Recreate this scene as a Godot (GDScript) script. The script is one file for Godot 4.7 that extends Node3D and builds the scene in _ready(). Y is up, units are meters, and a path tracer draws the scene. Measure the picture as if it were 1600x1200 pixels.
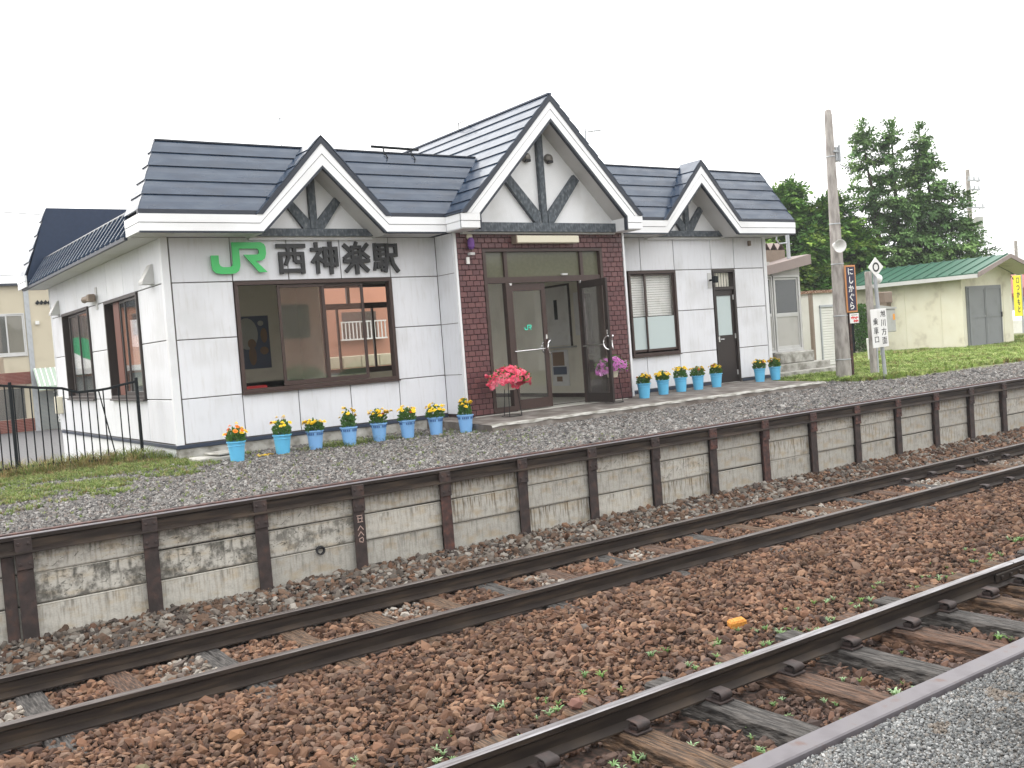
extends Node3D
# A small railway station seen across two tracks on an overcast day. x runs along the tracks, y is up, z points from the station to the tracks.

var M := {}
var used := {}
var rng := RandomNumberGenerator.new()
var bricks_left := 300


# ------------------------------------------------------------------ helpers
func lin(r: float, g: float, b: float) -> Color:
	return Color(r, g, b).linear_to_srgb()


func ntex(sd: int, freq: float, oct: int, cols: Array, offs: Array, n := 512, cell := false) -> NoiseTexture2D:
	var f := FastNoiseLite.new()
	f.seed = sd
	f.frequency = freq
	f.fractal_octaves = oct
	f.noise_type = FastNoiseLite.TYPE_CELLULAR if cell else FastNoiseLite.TYPE_SIMPLEX_SMOOTH
	var g := Gradient.new()
	g.offsets = PackedFloat32Array(offs)
	var cc := PackedColorArray()
	for c in cols:
		cc.append((c as Color).linear_to_srgb())
	g.colors = cc
	var t := NoiseTexture2D.new()
	t.width = n
	t.height = n
	t.seamless = true
	t.noise = f
	t.color_ramp = g
	return t


func mat(called: String, col: Color, rough: float, o := {}) -> StandardMaterial3D:
	var m := StandardMaterial3D.new()
	m.resource_name = called
	m.albedo_color = col.linear_to_srgb()
	m.roughness = rough
	m.metallic = o.get("metal", 0.0)
	m.metallic_specular = o.get("spec", 0.5)
	if o.has("tex"):
		m.albedo_texture = o.tex
	if o.has("bump"):
		m.heightmap_enabled = true
		m.heightmap_texture = o.bump
		m.heightmap_scale = o.get("bump_cm", 1.0)
	if o.has("rtex"):
		m.roughness_texture = o.rtex
		m.roughness = 1.0
	if (o.has("tex") or o.has("bump") or o.has("rtex")) and not o.get("uv", false):
		m.uv1_triplanar = true
		m.uv1_world_triplanar = true
		m.uv1_triplanar_sharpness = 6.0
	var s = o.get("scale", 1.0)
	m.uv1_scale = s if s is Vector3 else Vector3(s, s, s)
	if o.has("detail"):
		m.detail_enabled = true
		m.detail_albedo = o.detail
		m.detail_blend_mode = BaseMaterial3D.BLEND_MODE_MUL
		m.detail_uv_layer = BaseMaterial3D.DETAIL_UV_2
		m.uv2_triplanar = true
		m.uv2_world_triplanar = true
		var s2 = o.get("scale2", 0.3)
		m.uv2_scale = s2 if s2 is Vector3 else Vector3(s2, s2, s2)
	if o.get("vc", false):
		m.vertex_color_use_as_albedo = true
	if o.has("backlight"):
		m.backlight_enabled = true
		m.backlight = (o.backlight as Color).linear_to_srgb()
	if o.has("alpha"):
		m.transparency = BaseMaterial3D.TRANSPARENCY_ALPHA
		m.albedo_color.a = o.alpha
	M[called] = m
	return m


func new_st() -> SurfaceTool:
	var st := SurfaceTool.new()
	st.begin(Mesh.PRIMITIVE_TRIANGLES)
	st.set_smooth_group(-1)
	return st


func tri(st: SurfaceTool, a: Vector3, b: Vector3, c: Vector3, out: Vector3) -> void:
	if (a - c).cross(a - b).dot(out) < 0.0:
		var t := b
		b = c
		c = t
	st.set_uv(Vector2.ZERO); st.add_vertex(a)
	st.set_uv(Vector2.ZERO); st.add_vertex(b)
	st.set_uv(Vector2.ZERO); st.add_vertex(c)


# a bottom left, b bottom right, c top right, d top left
func quad(st: SurfaceTool, a: Vector3, b: Vector3, c: Vector3, d: Vector3, out: Vector3) -> void:
	var p := [a, b, c, d]
	var uv := [Vector2(0, 1), Vector2(1, 1), Vector2(1, 0), Vector2(0, 0)]
	var order := [0, 1, 2, 0, 2, 3]
	if (a - c).cross(a - b).dot(out) < 0.0:
		order = [0, 2, 1, 0, 3, 2]
	for i in order:
		st.set_uv(uv[i])
		st.add_vertex(p[i])


func box(st: SurfaceTool, c: Vector3, s: Vector3, ch := 0.0, xf := Transform3D()) -> void:
	var h := s * 0.5
	for ax in 3:
		var u := (ax + 1) % 3
		var v := (ax + 2) % 3
		if ax == 2:
			u = 0
			v = 1
		elif ax == 0:
			u = 2
			v = 1
		else:
			u = 0
			v = 2
		for sg in [-1.0, 1.0]:
			var p := []
			for k in [[-1, -1], [1, -1], [1, 1], [-1, 1]]:
				var q := Vector3()
				q[ax] = sg * h[ax]
				q[u] = k[0] * (h[u] - ch)
				q[v] = k[1] * (h[v] - ch)
				p.append(xf * (c + q))
			var o := Vector3()
			o[ax] = sg
			quad(st, p[0], p[1], p[2], p[3], xf.basis * o)
		if ch > 0.0:
			for su in [-1.0, 1.0]:
				for sv in [-1.0, 1.0]:
					var p1 := Vector3()
					p1[u] = su * h[u]
					p1[v] = sv * (h[v] - ch)
					p1[ax] = -(h[ax] - ch)
					var p2 := p1
					p2[u] = su * (h[u] - ch)
					p2[v] = sv * h[v]
					var e := Vector3()
					e[ax] = 2.0 * (h[ax] - ch)
					var o2 := Vector3()
					o2[u] = su
					o2[v] = sv
					quad(st, xf * (c + p1), xf * (c + p1 + e), xf * (c + p2 + e), xf * (c + p2), xf.basis * o2)
	if ch > 0.0:
		for sx in [-1.0, 1.0]:
			for sy in [-1.0, 1.0]:
				for sz in [-1.0, 1.0]:
					var o3 := Vector3(sx, sy, sz)
					var k3 := h - Vector3(ch, ch, ch)
					tri(st, xf * (c + Vector3(sx * h.x, sy * k3.y, sz * k3.z)), xf * (c + Vector3(sx * k3.x, sy * h.y, sz * k3.z)), xf * (c + Vector3(sx * k3.x, sy * k3.y, sz * h.z)), xf.basis * o3)


func bx(st: SurfaceTool, x0: float, x1: float, y0: float, y1: float, z0: float, z1: float, ch := 0.0) -> void:
	box(st, Vector3((x0 + x1) / 2, (y0 + y1) / 2, (z0 + z1) / 2), Vector3(absf(x1 - x0), absf(y1 - y0), absf(z1 - z0)), ch)


func prism(st: SurfaceTool, poly: Array, z0: float, z1: float, xf := Transform3D()) -> void:
	var pp := PackedVector2Array(poly)
	var ids := Geometry2D.triangulate_polygon(pp)
	for i in range(0, ids.size(), 3):
		for k in 2:
			var z: float = [z0, z1][k]
			var q := []
			for j in 3:
				q.append(xf * Vector3(pp[ids[i + j]].x, pp[ids[i + j]].y, z))
			tri(st, q[0], q[1], q[2], xf.basis * Vector3(0, 0, (1.0 if z1 > z0 else -1.0) * (1.0 if k else -1.0)))
	var area := 0.0
	for i in pp.size():
		area += pp[i].cross(pp[(i + 1) % pp.size()])
	for i in pp.size():
		var a := pp[i]
		var b := pp[(i + 1) % pp.size()]
		var o := Vector3((b - a).y, -(b - a).x, 0) * signf(area)
		quad(st, xf * Vector3(a.x, a.y, z0), xf * Vector3(b.x, b.y, z0), xf * Vector3(b.x, b.y, z1), xf * Vector3(a.x, a.y, z1), xf.basis * o)


func tube(st: SurfaceTool, pts: Array, r: float, seg := 8, r1 := -1.0, smooth := true) -> void:
	if smooth:
		st.set_smooth_group(1)
	var n := pts.size()
	var rings := []
	for i in n:
		var p: Vector3 = pts[i]
		var dir: Vector3 = (pts[mini(i + 1, n - 1)] - pts[maxi(i - 1, 0)]).normalized()
		var up := Vector3.UP if absf(dir.y) < 0.9 else Vector3.RIGHT
		var u := dir.cross(up).normalized()
		var v := dir.cross(u).normalized()
		var rr := r if r1 < 0.0 else lerpf(r, r1, float(i) / maxf(1.0, n - 1.0))
		var ring := []
		for k in seg:
			var a := TAU * k / seg
			ring.append(p + (u * cos(a) + v * sin(a)) * rr)
		rings.append(ring)
	for i in n - 1:
		for k in seg:
			var k2 := (k + 1) % seg
			var mid: Vector3 = (rings[i][k] + rings[i][k2]) * 0.5 - pts[i]
			quad(st, rings[i][k], rings[i][k2], rings[i + 1][k2], rings[i + 1][k], mid)
	st.set_smooth_group(-1)
	for e in [0, n - 1]:
		var q: Vector3 = pts[e]
		var w: Vector3 = (pts[e] - pts[1 if e == 0 else n - 2])
		for k in seg:
			tri(st, q, rings[e][k], rings[e][(k + 1) % seg], w)


# profile of Vector2(radius, height)
func lathe(st: SurfaceTool, prof: Array, seg: int, xf := Transform3D(), smooth := true) -> void:
	for i in prof.size() - 1:
		if smooth:
			st.set_smooth_group(i + 1)
		var a: Vector2 = prof[i]
		var b: Vector2 = prof[i + 1]
		for k in seg:
			var t0 := TAU * k / seg
			var t1 := TAU * (k + 1) / seg
			var d0 := Vector3(cos(t0), 0, sin(t0))
			var d1 := Vector3(cos(t1), 0, sin(t1))
			var nrm := (d0 + d1) * (b.y - a.y) + Vector3(0, -2.0 * (b.x - a.x), 0)
			var p := [d0 * a.x + Vector3(0, a.y, 0), d1 * a.x + Vector3(0, a.y, 0), d1 * b.x + Vector3(0, b.y, 0), d0 * b.x + Vector3(0, b.y, 0)]
			if a.x < 1e-5:
				tri(st, xf * p[0], xf * p[2], xf * p[3], xf.basis * nrm)
			elif b.x < 1e-5:
				tri(st, xf * p[0], xf * p[1], xf * p[2], xf.basis * nrm)
			else:
				quad(st, xf * p[0], xf * p[1], xf * p[2], xf * p[3], xf.basis * nrm)
	st.set_smooth_group(-1)


func numbered(called: String, parent: Node) -> String:
	var key := str(parent.get_instance_id()) + called
	var n: int = used.get(key, 0)
	used[key] = n + 1
	return called if n == 0 else "%s_%03d" % [called, n]


func mi(called: String, mesh: Mesh, m: Material, parent: Node) -> MeshInstance3D:
	var o := MeshInstance3D.new()
	o.name = numbered(called, parent)
	o.mesh = mesh
	o.material_override = m
	parent.add_child(o, true)
	return o


func obj(called: String, st: SurfaceTool, m: Material, parent: Node = self) -> MeshInstance3D:
	st.generate_normals()
	return mi(called, st.commit(), m, parent)


func tag(o: Node, label: String, category: String, group := "") -> Node:
	o.set_meta("label", label)
	o.set_meta("category", category)
	if group:
		o.set_meta("group", group)
	return o


func thing(called: String, label: String, category: String, at := Vector3.ZERO, group := "", turn := 0.0) -> Node3D:
	var o := Node3D.new()
	o.name = numbered(called, self)
	add_child(o, true)
	o.position = at
	o.rotation.y = turn
	tag(o, label, category, group)
	return o


func struct(called: String, st: SurfaceTool, m: Material) -> MeshInstance3D:
	var o := obj(called, st, m)
	o.set_meta("kind", "structure")
	return o


func part_box(called: String, x0: float, x1: float, y0: float, y1: float, z0: float, z1: float, m: Material, parent: Node, ch := 0.0) -> MeshInstance3D:
	var st := new_st()
	bx(st, x0, x1, y0, y1, z0, z1, ch)
	return obj(called, st, m, parent)


func mmesh(called: String, mesh: Mesh, m: Material, xfs: Array, cols: PackedColorArray, parent: Node = self) -> MultiMeshInstance3D:
	var mm := MultiMesh.new()
	mm.transform_format = MultiMesh.TRANSFORM_3D
	mm.use_colors = cols.size() > 0
	mm.mesh = mesh
	mm.instance_count = xfs.size()
	for i in xfs.size():
		mm.set_instance_transform(i, xfs[i])
	if cols.size() > 0:
		for i in xfs.size():
			mm.set_instance_color(i, cols[i])
	var o := MultiMeshInstance3D.new()
	o.name = numbered(called, parent)
	o.multimesh = mm
	o.material_override = m
	parent.add_child(o, true)
	o.set_meta("kind", "stuff")
	return o


# strokes: each [width, x0, y0, x1, y1, ...] in a unit square; a polyline of bars, each a hair prouder than the last so that none share a face
func glyph(st: SurfaceTool, strokes: Array, w: float, h: float, depth: float, xf: Transform3D, bold := 1.0) -> void:
	var k := 0
	for s in strokes:
		var wd: float = s[0] * h * bold
		for i in range(1, s.size() - 3, 2):
			var a := Vector2(s[i] * w, s[i + 1] * h)
			var b := Vector2(s[i + 2] * w, s[i + 3] * h)
			var d := (b - a).normalized()
			var n := Vector2(-d.y, d.x) * wd * 0.5
			var ext := d * wd * 0.42
			a -= ext
			b += ext
			prism(st, [a - n, b - n, b + n, a + n], 0.0, depth + 0.0004 * k, xf)
			k += 1


func rock_mesh(sd: int, jit := 0.3) -> Mesh:
	var r := RandomNumberGenerator.new()
	r.seed = sd
	var t := (1.0 + sqrt(5.0)) / 2.0
	var v := [Vector3(-1, t, 0), Vector3(1, t, 0), Vector3(-1, -t, 0), Vector3(1, -t, 0), Vector3(0, -1, t), Vector3(0, 1, t), Vector3(0, -1, -t), Vector3(0, 1, -t), Vector3(t, 0, -1), Vector3(t, 0, 1), Vector3(-t, 0, -1), Vector3(-t, 0, 1)]
	for i in 12:
		v[i] = (v[i] as Vector3).normalized() * r.randf_range(1.0 - jit, 1.0 + jit * 0.7)
	var f := [0, 11, 5, 0, 5, 1, 0, 1, 7, 0, 7, 10, 0, 10, 11, 1, 5, 9, 5, 11, 4, 11, 10, 2, 10, 7, 6, 7, 1, 8, 3, 9, 4, 3, 4, 2, 3, 2, 6, 3, 6, 8, 3, 8, 9, 4, 9, 5, 2, 4, 11, 6, 2, 10, 8, 6, 7, 9, 8, 1]
	var st := new_st()
	for i in range(0, f.size(), 3):
		var a: Vector3 = v[f[i]]
		var b: Vector3 = v[f[i + 1]]
		var c: Vector3 = v[f[i + 2]]
		tri(st, a, b, c, a + b + c)
	st.generate_normals()
	return st.commit()


func rand_basis(r: RandomNumberGenerator) -> Basis:
	return Basis.from_euler(Vector3(r.randf() * TAU, r.randf() * TAU, r.randf() * TAU))


func tint(r: RandomNumberGenerator, pal: Array, spread := 0.25) -> Color:
	var c: Color = pal[r.randi() % pal.size()]
	var k := 1.0 + r.randf_range(-spread, spread)
	return Color(c.r * k, c.g * k, c.b * k)


# Blades of grass round a point.
func tuft_mesh(sd: int, blades: int, height: float, lean: float, width: float) -> Mesh:
	var r := RandomNumberGenerator.new()
	r.seed = sd
	var st := new_st()
	for i in blades:
		var a := r.randf() * TAU
		var d := Vector3(cos(a), 0, sin(a))
		var s := Vector3(-d.z, 0, d.x) * width * r.randf_range(0.6, 1.2)
		var h := height * r.randf_range(0.5, 1.1)
		var b := d * r.randf() * height * 0.25
		var m := b + d * lean * h * 0.35 + Vector3(0, h * 0.6, 0)
		var e := b + d * lean * h + Vector3(0, h * (1.0 - 0.35 * lean), 0)
		quad(st, b - s, b + s, m + s * 0.7, m - s * 0.7, -d + Vector3.UP * 0.3)
		tri(st, m - s * 0.7, m + s * 0.7, e, -d + Vector3.UP * 0.3)
	st.generate_normals()
	return st.commit()


# ------------------------------------------------------------------ materials
func stain_tex(sd: int, base: Color, dark: Color, rust: Color, amt_dark: float, amt_rust: float) -> ImageTexture:
	var w := 192
	var h := 96
	var n1 := FastNoiseLite.new()
	n1.seed = sd
	n1.frequency = 0.02
	n1.fractal_octaves = 5
	var n2 := FastNoiseLite.new()
	n2.seed = sd + 7
	n2.frequency = 0.06
	n2.fractal_octaves = 4
	var n3 := FastNoiseLite.new()
	n3.seed = sd + 13
	n3.frequency = 0.02
	n3.fractal_octaves = 2
	n3.noise_type = FastNoiseLite.TYPE_CELLULAR
	n3.cellular_return_type = FastNoiseLite.RETURN_DISTANCE2_SUB
	var im := Image.create_empty(w, h, false, Image.FORMAT_RGB8)
	for y in h:
		for x in w:
			var blot := clampf((n1.get_noise_2d(x * 1.1, y * 0.7) + 0.55 * n2.get_noise_2d(x * 1.3, y * 0.55) + 0.25 * n2.get_noise_2d(x * 4.0, y * 2.0)) * 1.5 + (amt_dark - 0.55) * 0.8, 0.0, 1.0) * amt_dark
			var streak := clampf(n2.get_noise_2d(x * 2.6 + 300, y * 0.10) * 3.4 - 0.30, 0.0, 1.0)
			var warm := clampf(n1.get_noise_2d(x * 0.7 + 500, y * 0.9) * 1.9 - 0.05, 0.0, 1.0)
			var fade := 1.0 - 0.75 * y / h
			var fine := 1.0 + 0.16 * n2.get_noise_2d(x * 3.0, y * 3.0) + 0.12 * n1.get_noise_2d(x * 0.7 + 90, y)
			var c := base * fine
			c = c.lerp(base * Color(0.86, 0.70, 0.48), warm * 0.55)
			c = c.lerp(rust * 0.7, streak * amt_rust * fade)
			c = c.lerp(dark, clampf((y - h + 7.0) / 7.0, 0.0, 1.0) * 0.5 + clampf((4.0 - y) / 4.0, 0.0, 1.0) * 0.35)
			c = c.lerp(dark, blot * 0.78)
			c = c.lerp(dark, clampf(n2.get_noise_2d(x * 1.7 + 900, y * 0.14) * 2.6 - 0.30, 0.0, 1.0) * fade * (0.25 + 0.55 * amt_dark))
			if amt_dark > 0.5 and n3.get_noise_2d(x * 1.4, y * 1.4) < -0.955:
				c = c.lerp(dark, 0.7)
			im.set_pixel(x, y, Color(clampf(c.r, 0, 1), clampf(c.g, 0, 1), clampf(c.b, 0, 1)).linear_to_srgb())
	return ImageTexture.create_from_image(im)


func make_materials() -> void:
	var W := Color.WHITE
	var grime := ntex(11, 0.004, 5, [Color(0.86, 0.855, 0.84), Color(0.975, 0.975, 0.975), W], [0.1, 0.45, 0.85])
	var fine := ntex(12, 0.03, 4, [Color(0.88, 0.88, 0.88), W], [0.2, 0.8])
	var faint := ntex(10, 0.02, 4, [Color(0.955, 0.955, 0.95), W], [0.2, 0.8])
	var streaky := ntex(9, 0.02, 4, [Color(0.90, 0.89, 0.87), Color(0.985, 0.985, 0.985), W], [0.1, 0.4, 0.8])
	var b_fine := ntex(13, 0.02, 5, [Color(0, 0, 0), W], [0.0, 1.0])
	var b_grain := ntex(14, 0.09, 3, [Color(0, 0, 0), W], [0.0, 1.0])
	var rustn := ntex(15, 0.012, 5, [Color(0.020, 0.013, 0.012), Color(0.034, 0.022, 0.020), Color(0.062, 0.032, 0.024)], [0.2, 0.55, 0.9])
	for i in 3:
		mat("wall_panel_%d" % i, [Color(0.69, 0.70, 0.735), Color(0.71, 0.72, 0.755), Color(0.67, 0.682, 0.72)][i], 0.45, {"tex": grime, "scale": 0.35, "bump": b_fine, "bump_cm": 0.04, "detail": streaky, "scale2": Vector3(1.6, 0.16, 1.6)})
	mat("wall_trim", Color(0.72, 0.73, 0.75), 0.4, {"tex": grime, "scale": 0.5})
	mat("wall_core", Color(0.17, 0.155, 0.145), 0.9)
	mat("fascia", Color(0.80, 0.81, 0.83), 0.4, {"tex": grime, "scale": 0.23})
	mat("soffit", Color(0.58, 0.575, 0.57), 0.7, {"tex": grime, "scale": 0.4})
	mat("roof_metal", W, 0.30, {"tex": ntex(21, 0.008, 5, [Color(0.007, 0.024, 0.056), Color(0.012, 0.034, 0.074), Color(0.030, 0.054, 0.092)], [0.15, 0.55, 0.95]), "scale": Vector3(0.35, 1.4, 0.35), "bump": b_fine, "bump_cm": 0.05, "rtex": ntex(22, 0.01, 4, [Color(0.06, 0.06, 0.06), Color(0.22, 0.22, 0.22)], [0.2, 0.8]), "spec": 0.55, "detail": ntex(23, 0.02, 3, [Color(0.8, 0.82, 0.85), W], [0.2, 0.8]), "scale2": Vector3(0.15, 2.5, 0.15)})
	M.roof_metal.clearcoat_enabled = true
	M.roof_metal.clearcoat = 0.38
	M.roof_metal.clearcoat_roughness = 0.08
	mat("roof_plain", Color(0.020, 0.036, 0.075), 0.35, {"tex": fine, "scale": 0.6})
	mat("roof_edge", Color(0.016, 0.022, 0.036), 0.45)
	mat("timber", W, 0.75, {"tex": ntex(31, 0.01, 5, [Color(0.045, 0.055, 0.065), Color(0.080, 0.095, 0.112), Color(0.19, 0.20, 0.205)], [0.2, 0.6, 0.97]), "scale": Vector3(3.0, 1.6, 3.0), "bump": b_grain, "bump_cm": 0.1})
	mat("trim_blue", Color(0.022, 0.034, 0.062), 0.5, {"tex": fine, "scale": 1.0})
	for i in 3:
		mat("brick_%d" % i, [Color(0.120, 0.046, 0.048), Color(0.105, 0.041, 0.044), Color(0.138, 0.055, 0.055)][i], 0.42, {"tex": fine, "scale": 2.0, "bump": b_fine, "bump_cm": 0.15})
	mat("mortar", Color(0.045, 0.024, 0.025), 0.9)
	mat("frame_brown", Color(0.048, 0.026, 0.021), 0.42, {"tex": fine, "scale": 0.8})
	mat("frame_red", Color(0.13, 0.035, 0.018), 0.5)
	mat("frame_dark", Color(0.022, 0.015, 0.013), 0.45)
	mat("alu", Color(0.50, 0.50, 0.49), 0.45, {"tex": grime, "scale": 0.5})
	mat("glass", Color(0.10, 0.12, 0.11), 0.02, {"alpha": 0.03})
	mat("glass_dark", Color(0.10, 0.11, 0.11), 0.03, {"alpha": 0.45})
	mat("glass_frost", Color(0.50, 0.58, 0.58), 0.32, {"alpha": 0.93})
	mat("glass_transom", Color(0.125, 0.125, 0.085), 0.08, {"tex": fine, "scale": 0.8})
	mat("chrome", Color(0.75, 0.75, 0.76), 0.22, {"metal": 1.0})
	mat("interior_wall", Color(0.80, 0.77, 0.66), 0.85, {"tex": grime, "scale": 0.4})
	mat("interior_dark", Color(0.74, 0.70, 0.60), 0.9, {"tex": grime, "scale": 0.4})
	mat("interior_floor", Color(0.45, 0.44, 0.40), 0.6, {"tex": grime, "scale": 0.7})
	mat("ceiling", Color(0.8, 0.79, 0.75), 0.9)
	mat("red_seat", Color(0.45, 0.03, 0.03), 0.5)
	mat("concrete", W, 0.9, {"tex": ntex(41, 0.008, 5, [Color(0.20, 0.19, 0.165), Color(0.34, 0.33, 0.30), Color(0.46, 0.45, 0.42)], [0.15, 0.5, 0.9]), "scale": 0.8, "bump": b_fine, "bump_cm": 0.5})
	mat("concrete_pale", W, 0.9, {"tex": ntex(42, 0.01, 5, [Color(0.30, 0.29, 0.26), Color(0.52, 0.51, 0.47), Color(0.64, 0.63, 0.58)], [0.1, 0.45, 0.9]), "scale": 0.9, "bump": b_fine, "bump_cm": 0.8})
	mat("concrete_slab", W, 0.9, {"tex": ntex(43, 0.006, 5, [Color(0.095, 0.078, 0.066), Color(0.15, 0.132, 0.118), Color(0.23, 0.21, 0.19)], [0.2, 0.55, 0.9]), "scale": 0.7, "bump": b_grain, "bump_cm": 0.3})
	mat("pole_concrete", W, 0.85, {"tex": ntex(44, 0.012, 4, [Color(0.22, 0.20, 0.185), Color(0.33, 0.305, 0.285), Color(0.42, 0.39, 0.36)], [0.1, 0.5, 0.9]), "scale": Vector3(1.4, 0.4, 1.4), "bump": b_grain, "bump_cm": 0.2})
	mat("rust", W, 0.7, {"tex": rustn, "scale": 1.0, "bump": b_fine, "bump_cm": 0.3})
	mat("rust_red", W, 0.75, {"tex": ntex(16, 0.012, 5, [Color(0.034, 0.018, 0.016), Color(0.060, 0.028, 0.024), Color(0.115, 0.045, 0.030)], [0.2, 0.55, 0.9]), "scale": 1.4, "bump": b_fine, "bump_cm": 0.3})
	mat("rail_side", W, 0.55, {"tex": ntex(17, 0.01, 4, [Color(0.017, 0.012, 0.010), Color(0.030, 0.022, 0.017), Color(0.055, 0.038, 0.026)], [0.2, 0.55, 0.9]), "scale": Vector3(0.3, 3.0, 0.3), "spec": 0.35})
	mat("rail_top", Color(0.34, 0.33, 0.345), 0.34, {"metal": 0.75, "tex": ntex(18, 0.01, 4, [Color(0.55, 0.52, 0.5), W], [0.2, 0.8]), "scale": Vector3(0.4, 1.0, 6.0)})
	mat("rail_top_dull", Color(0.15, 0.135, 0.13), 0.42, {"metal": 0.6, "tex": ntex(19, 0.01, 4, [Color(0.55, 0.5, 0.48), W], [0.2, 0.8]), "scale": Vector3(0.4, 1.0, 6.0)})
	mat("edge_steel", W, 0.5, {"tex": ntex(20, 0.009, 5, [Color(0.090, 0.080, 0.088), Color(0.115, 0.105, 0.115), Color(0.115, 0.105, 0.114), Color(0.10, 0.06, 0.052)], [0.1, 0.5, 0.8, 1.0]), "scale": 1.1})
	for i in 3:
		var c0: Color = [Color(0.105, 0.062, 0.036), Color(0.064, 0.058, 0.054), Color(0.090, 0.050, 0.032)][i]
		mat("sleeper_%d" % i, W, 0.85, {"tex": ntex(50 + i, 0.012, 5, [c0 * 0.35, c0, c0 * 2.1], [0.2, 0.55, 0.95]), "scale": Vector3(8.0, 3.0, 0.9), "bump": ntex(55, 0.012, 4, [Color(0, 0, 0), W], [0.2, 0.8]), "bump_cm": 1.2})
	mat("ballast", W, 0.85, {"vc": true, "spec": 0.35})
	mat("ballast_bed", W, 0.95, {"tex": ntex(61, 0.03, 4, [Color(0.010, 0.006, 0.004), Color(0.05, 0.028, 0.02), Color(0.11, 0.06, 0.045)], [0.25, 0.55, 0.9]), "scale": 0.9})
	mat("gravel_bed", W, 0.95, {"tex": ntex(62, 0.06, 4, [Color(0.045, 0.043, 0.041), Color(0.115, 0.110, 0.105), Color(0.21, 0.205, 0.195)], [0.2, 0.55, 0.9]), "scale": 0.8, "bump": b_grain, "bump_cm": 1.0})
	mat("asphalt", W, 0.9, {"tex": ntex(63, 0.03, 4, [Color(0.07, 0.07, 0.072), Color(0.12, 0.12, 0.125)], [0.2, 0.8]), "scale": 0.5})
	mat("soil", W, 0.95, {"tex": ntex(64, 0.02, 5, [Color(0.07, 0.08, 0.025), Color(0.12, 0.14, 0.045), Color(0.20, 0.18, 0.09)], [0.2, 0.55, 0.9]), "scale": 0.35})
	mat("grass", W, 0.7, {"vc": true, "backlight": Color(0.25, 0.3, 0.12), "spec": 0.3})
	mat("leaf", W, 0.75, {"vc": true, "backlight": Color(0.2, 0.26, 0.10), "spec": 0.2})
	mat("bark", W, 0.9, {"tex": ntex(65, 0.02, 4, [Color(0.03, 0.024, 0.018), Color(0.10, 0.08, 0.06)], [0.2, 0.8]), "scale": 1.5})
	mat("bucket_cyan", Color(0.12, 0.46, 0.72), 0.38, {"tex": grime, "scale": 1.4})
	mat("bucket_blue", Color(0.20, 0.41, 0.72), 0.42, {"tex": grime, "scale": 1.4})
	mat("bucket_dark", Color(0.05, 0.13, 0.30), 0.6)
	mat("plant_green", Color(0.045, 0.11, 0.022), 0.6, {"backlight": Color(0.1, 0.2, 0.03)})
	mat("petal_yellow", Color(0.86, 0.60, 0.02), 0.7)
	mat("petal_orange", Color(0.80, 0.22, 0.012), 0.7)
	mat("petal_rust", Color(0.35, 0.06, 0.01), 0.7)
	mat("petal_red", Color(0.74, 0.075, 0.145), 0.65, {"backlight": Color(0.3, 0.05, 0.08)})
	mat("petal_pink", Color(0.55, 0.17, 0.48), 0.65, {"backlight": Color(0.25, 0.08, 0.2)})
	mat("petal_rose", Color(0.78, 0.19, 0.26), 0.65, {"backlight": Color(0.3, 0.08, 0.1)})
	mat("petal_lilac", Color(0.62, 0.30, 0.58), 0.65, {"backlight": Color(0.25, 0.1, 0.2)})
	mat("planter", Color(0.62, 0.58, 0.46), 0.6)
	mat("iron_black", Color(0.006, 0.009, 0.011), 0.6, {"spec": 0.3})
	mat("logo_green", Color(0.055, 0.50, 0.135), 0.4)
	mat("logo_teal", Color(0.05, 0.62, 0.42), 0.4)
	mat("letter_black", Color(0.016, 0.017, 0.019), 0.5)
	mat("white_paint", Color(0.76, 0.76, 0.74), 0.5, {"tex": grime, "scale": 1.0})
	mat("navy_plate", Color(0.022, 0.018, 0.05), 0.45)
	mat("orange_frame", Color(0.50, 0.21, 0.07), 0.55)
	mat("red_paint", Color(0.65, 0.04, 0.04), 0.5)
	mat("galvanised", Color(0.40, 0.42, 0.44), 0.5, {"metal": 0.3, "tex": grime, "scale": 1.5})
	mat("vent_metal", Color(0.16, 0.15, 0.135), 0.4, {"metal": 0.4})
	mat("grey_box", Color(0.40, 0.41, 0.38), 0.6, {"tex": grime, "scale": 1.5})
	mat("brown_box", Color(0.22, 0.17, 0.13), 0.7, {"tex": grime, "scale": 1.5})
	mat("orange_mark", Color(0.75, 0.32, 0.04), 0.5)
	mat("annex_metal", Color(0.42, 0.41, 0.385), 0.55, {"tex": grime, "scale": 0.5})
	mat("annex_roof", Color(0.26, 0.21, 0.195), 0.75, {"tex": grime, "scale": 0.8})
	mat("shed_white", Color(0.70, 0.70, 0.655), 0.55, {"tex": grime, "scale": 0.4})
	mat("rust_edge", W, 0.85, {"tex": ntex(71, 0.02, 5, [Color(0.10, 0.04, 0.02), Color(0.28, 0.17, 0.11), Color(0.55, 0.5, 0.42)], [0.3, 0.6, 0.9]), "scale": 2.0})
	mat("shed_cream", W, 0.85, {"tex": ntex(72, 0.006, 5, [Color(0.50, 0.465, 0.36), Color(0.68, 0.65, 0.51), Color(0.72, 0.70, 0.57)], [0.0, 0.35, 0.9]), "scale": 0.35})
	mat("shed_green", Color(0.022, 0.095, 0.058), 0.45, {"tex": grime, "scale": 0.3})
	mat("shed_door", Color(0.20, 0.21, 0.215), 0.55, {"tex": grime, "scale": 0.6})
	mat("beige_wall", Color(0.50, 0.45, 0.34), 0.85, {"tex": grime, "scale": 0.2})
	mat("red_tile", Color(0.20, 0.062, 0.045), 0.8, {"tex": ntex(73, 0.03, 4, [Color(0.7, 0.7, 0.7), W], [0.2, 0.8]), "scale": Vector3(0.3, 4.0, 0.3)})
	mat("terracotta", Color(0.50, 0.235, 0.155), 0.85, {"tex": grime, "scale": 0.2})
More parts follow.
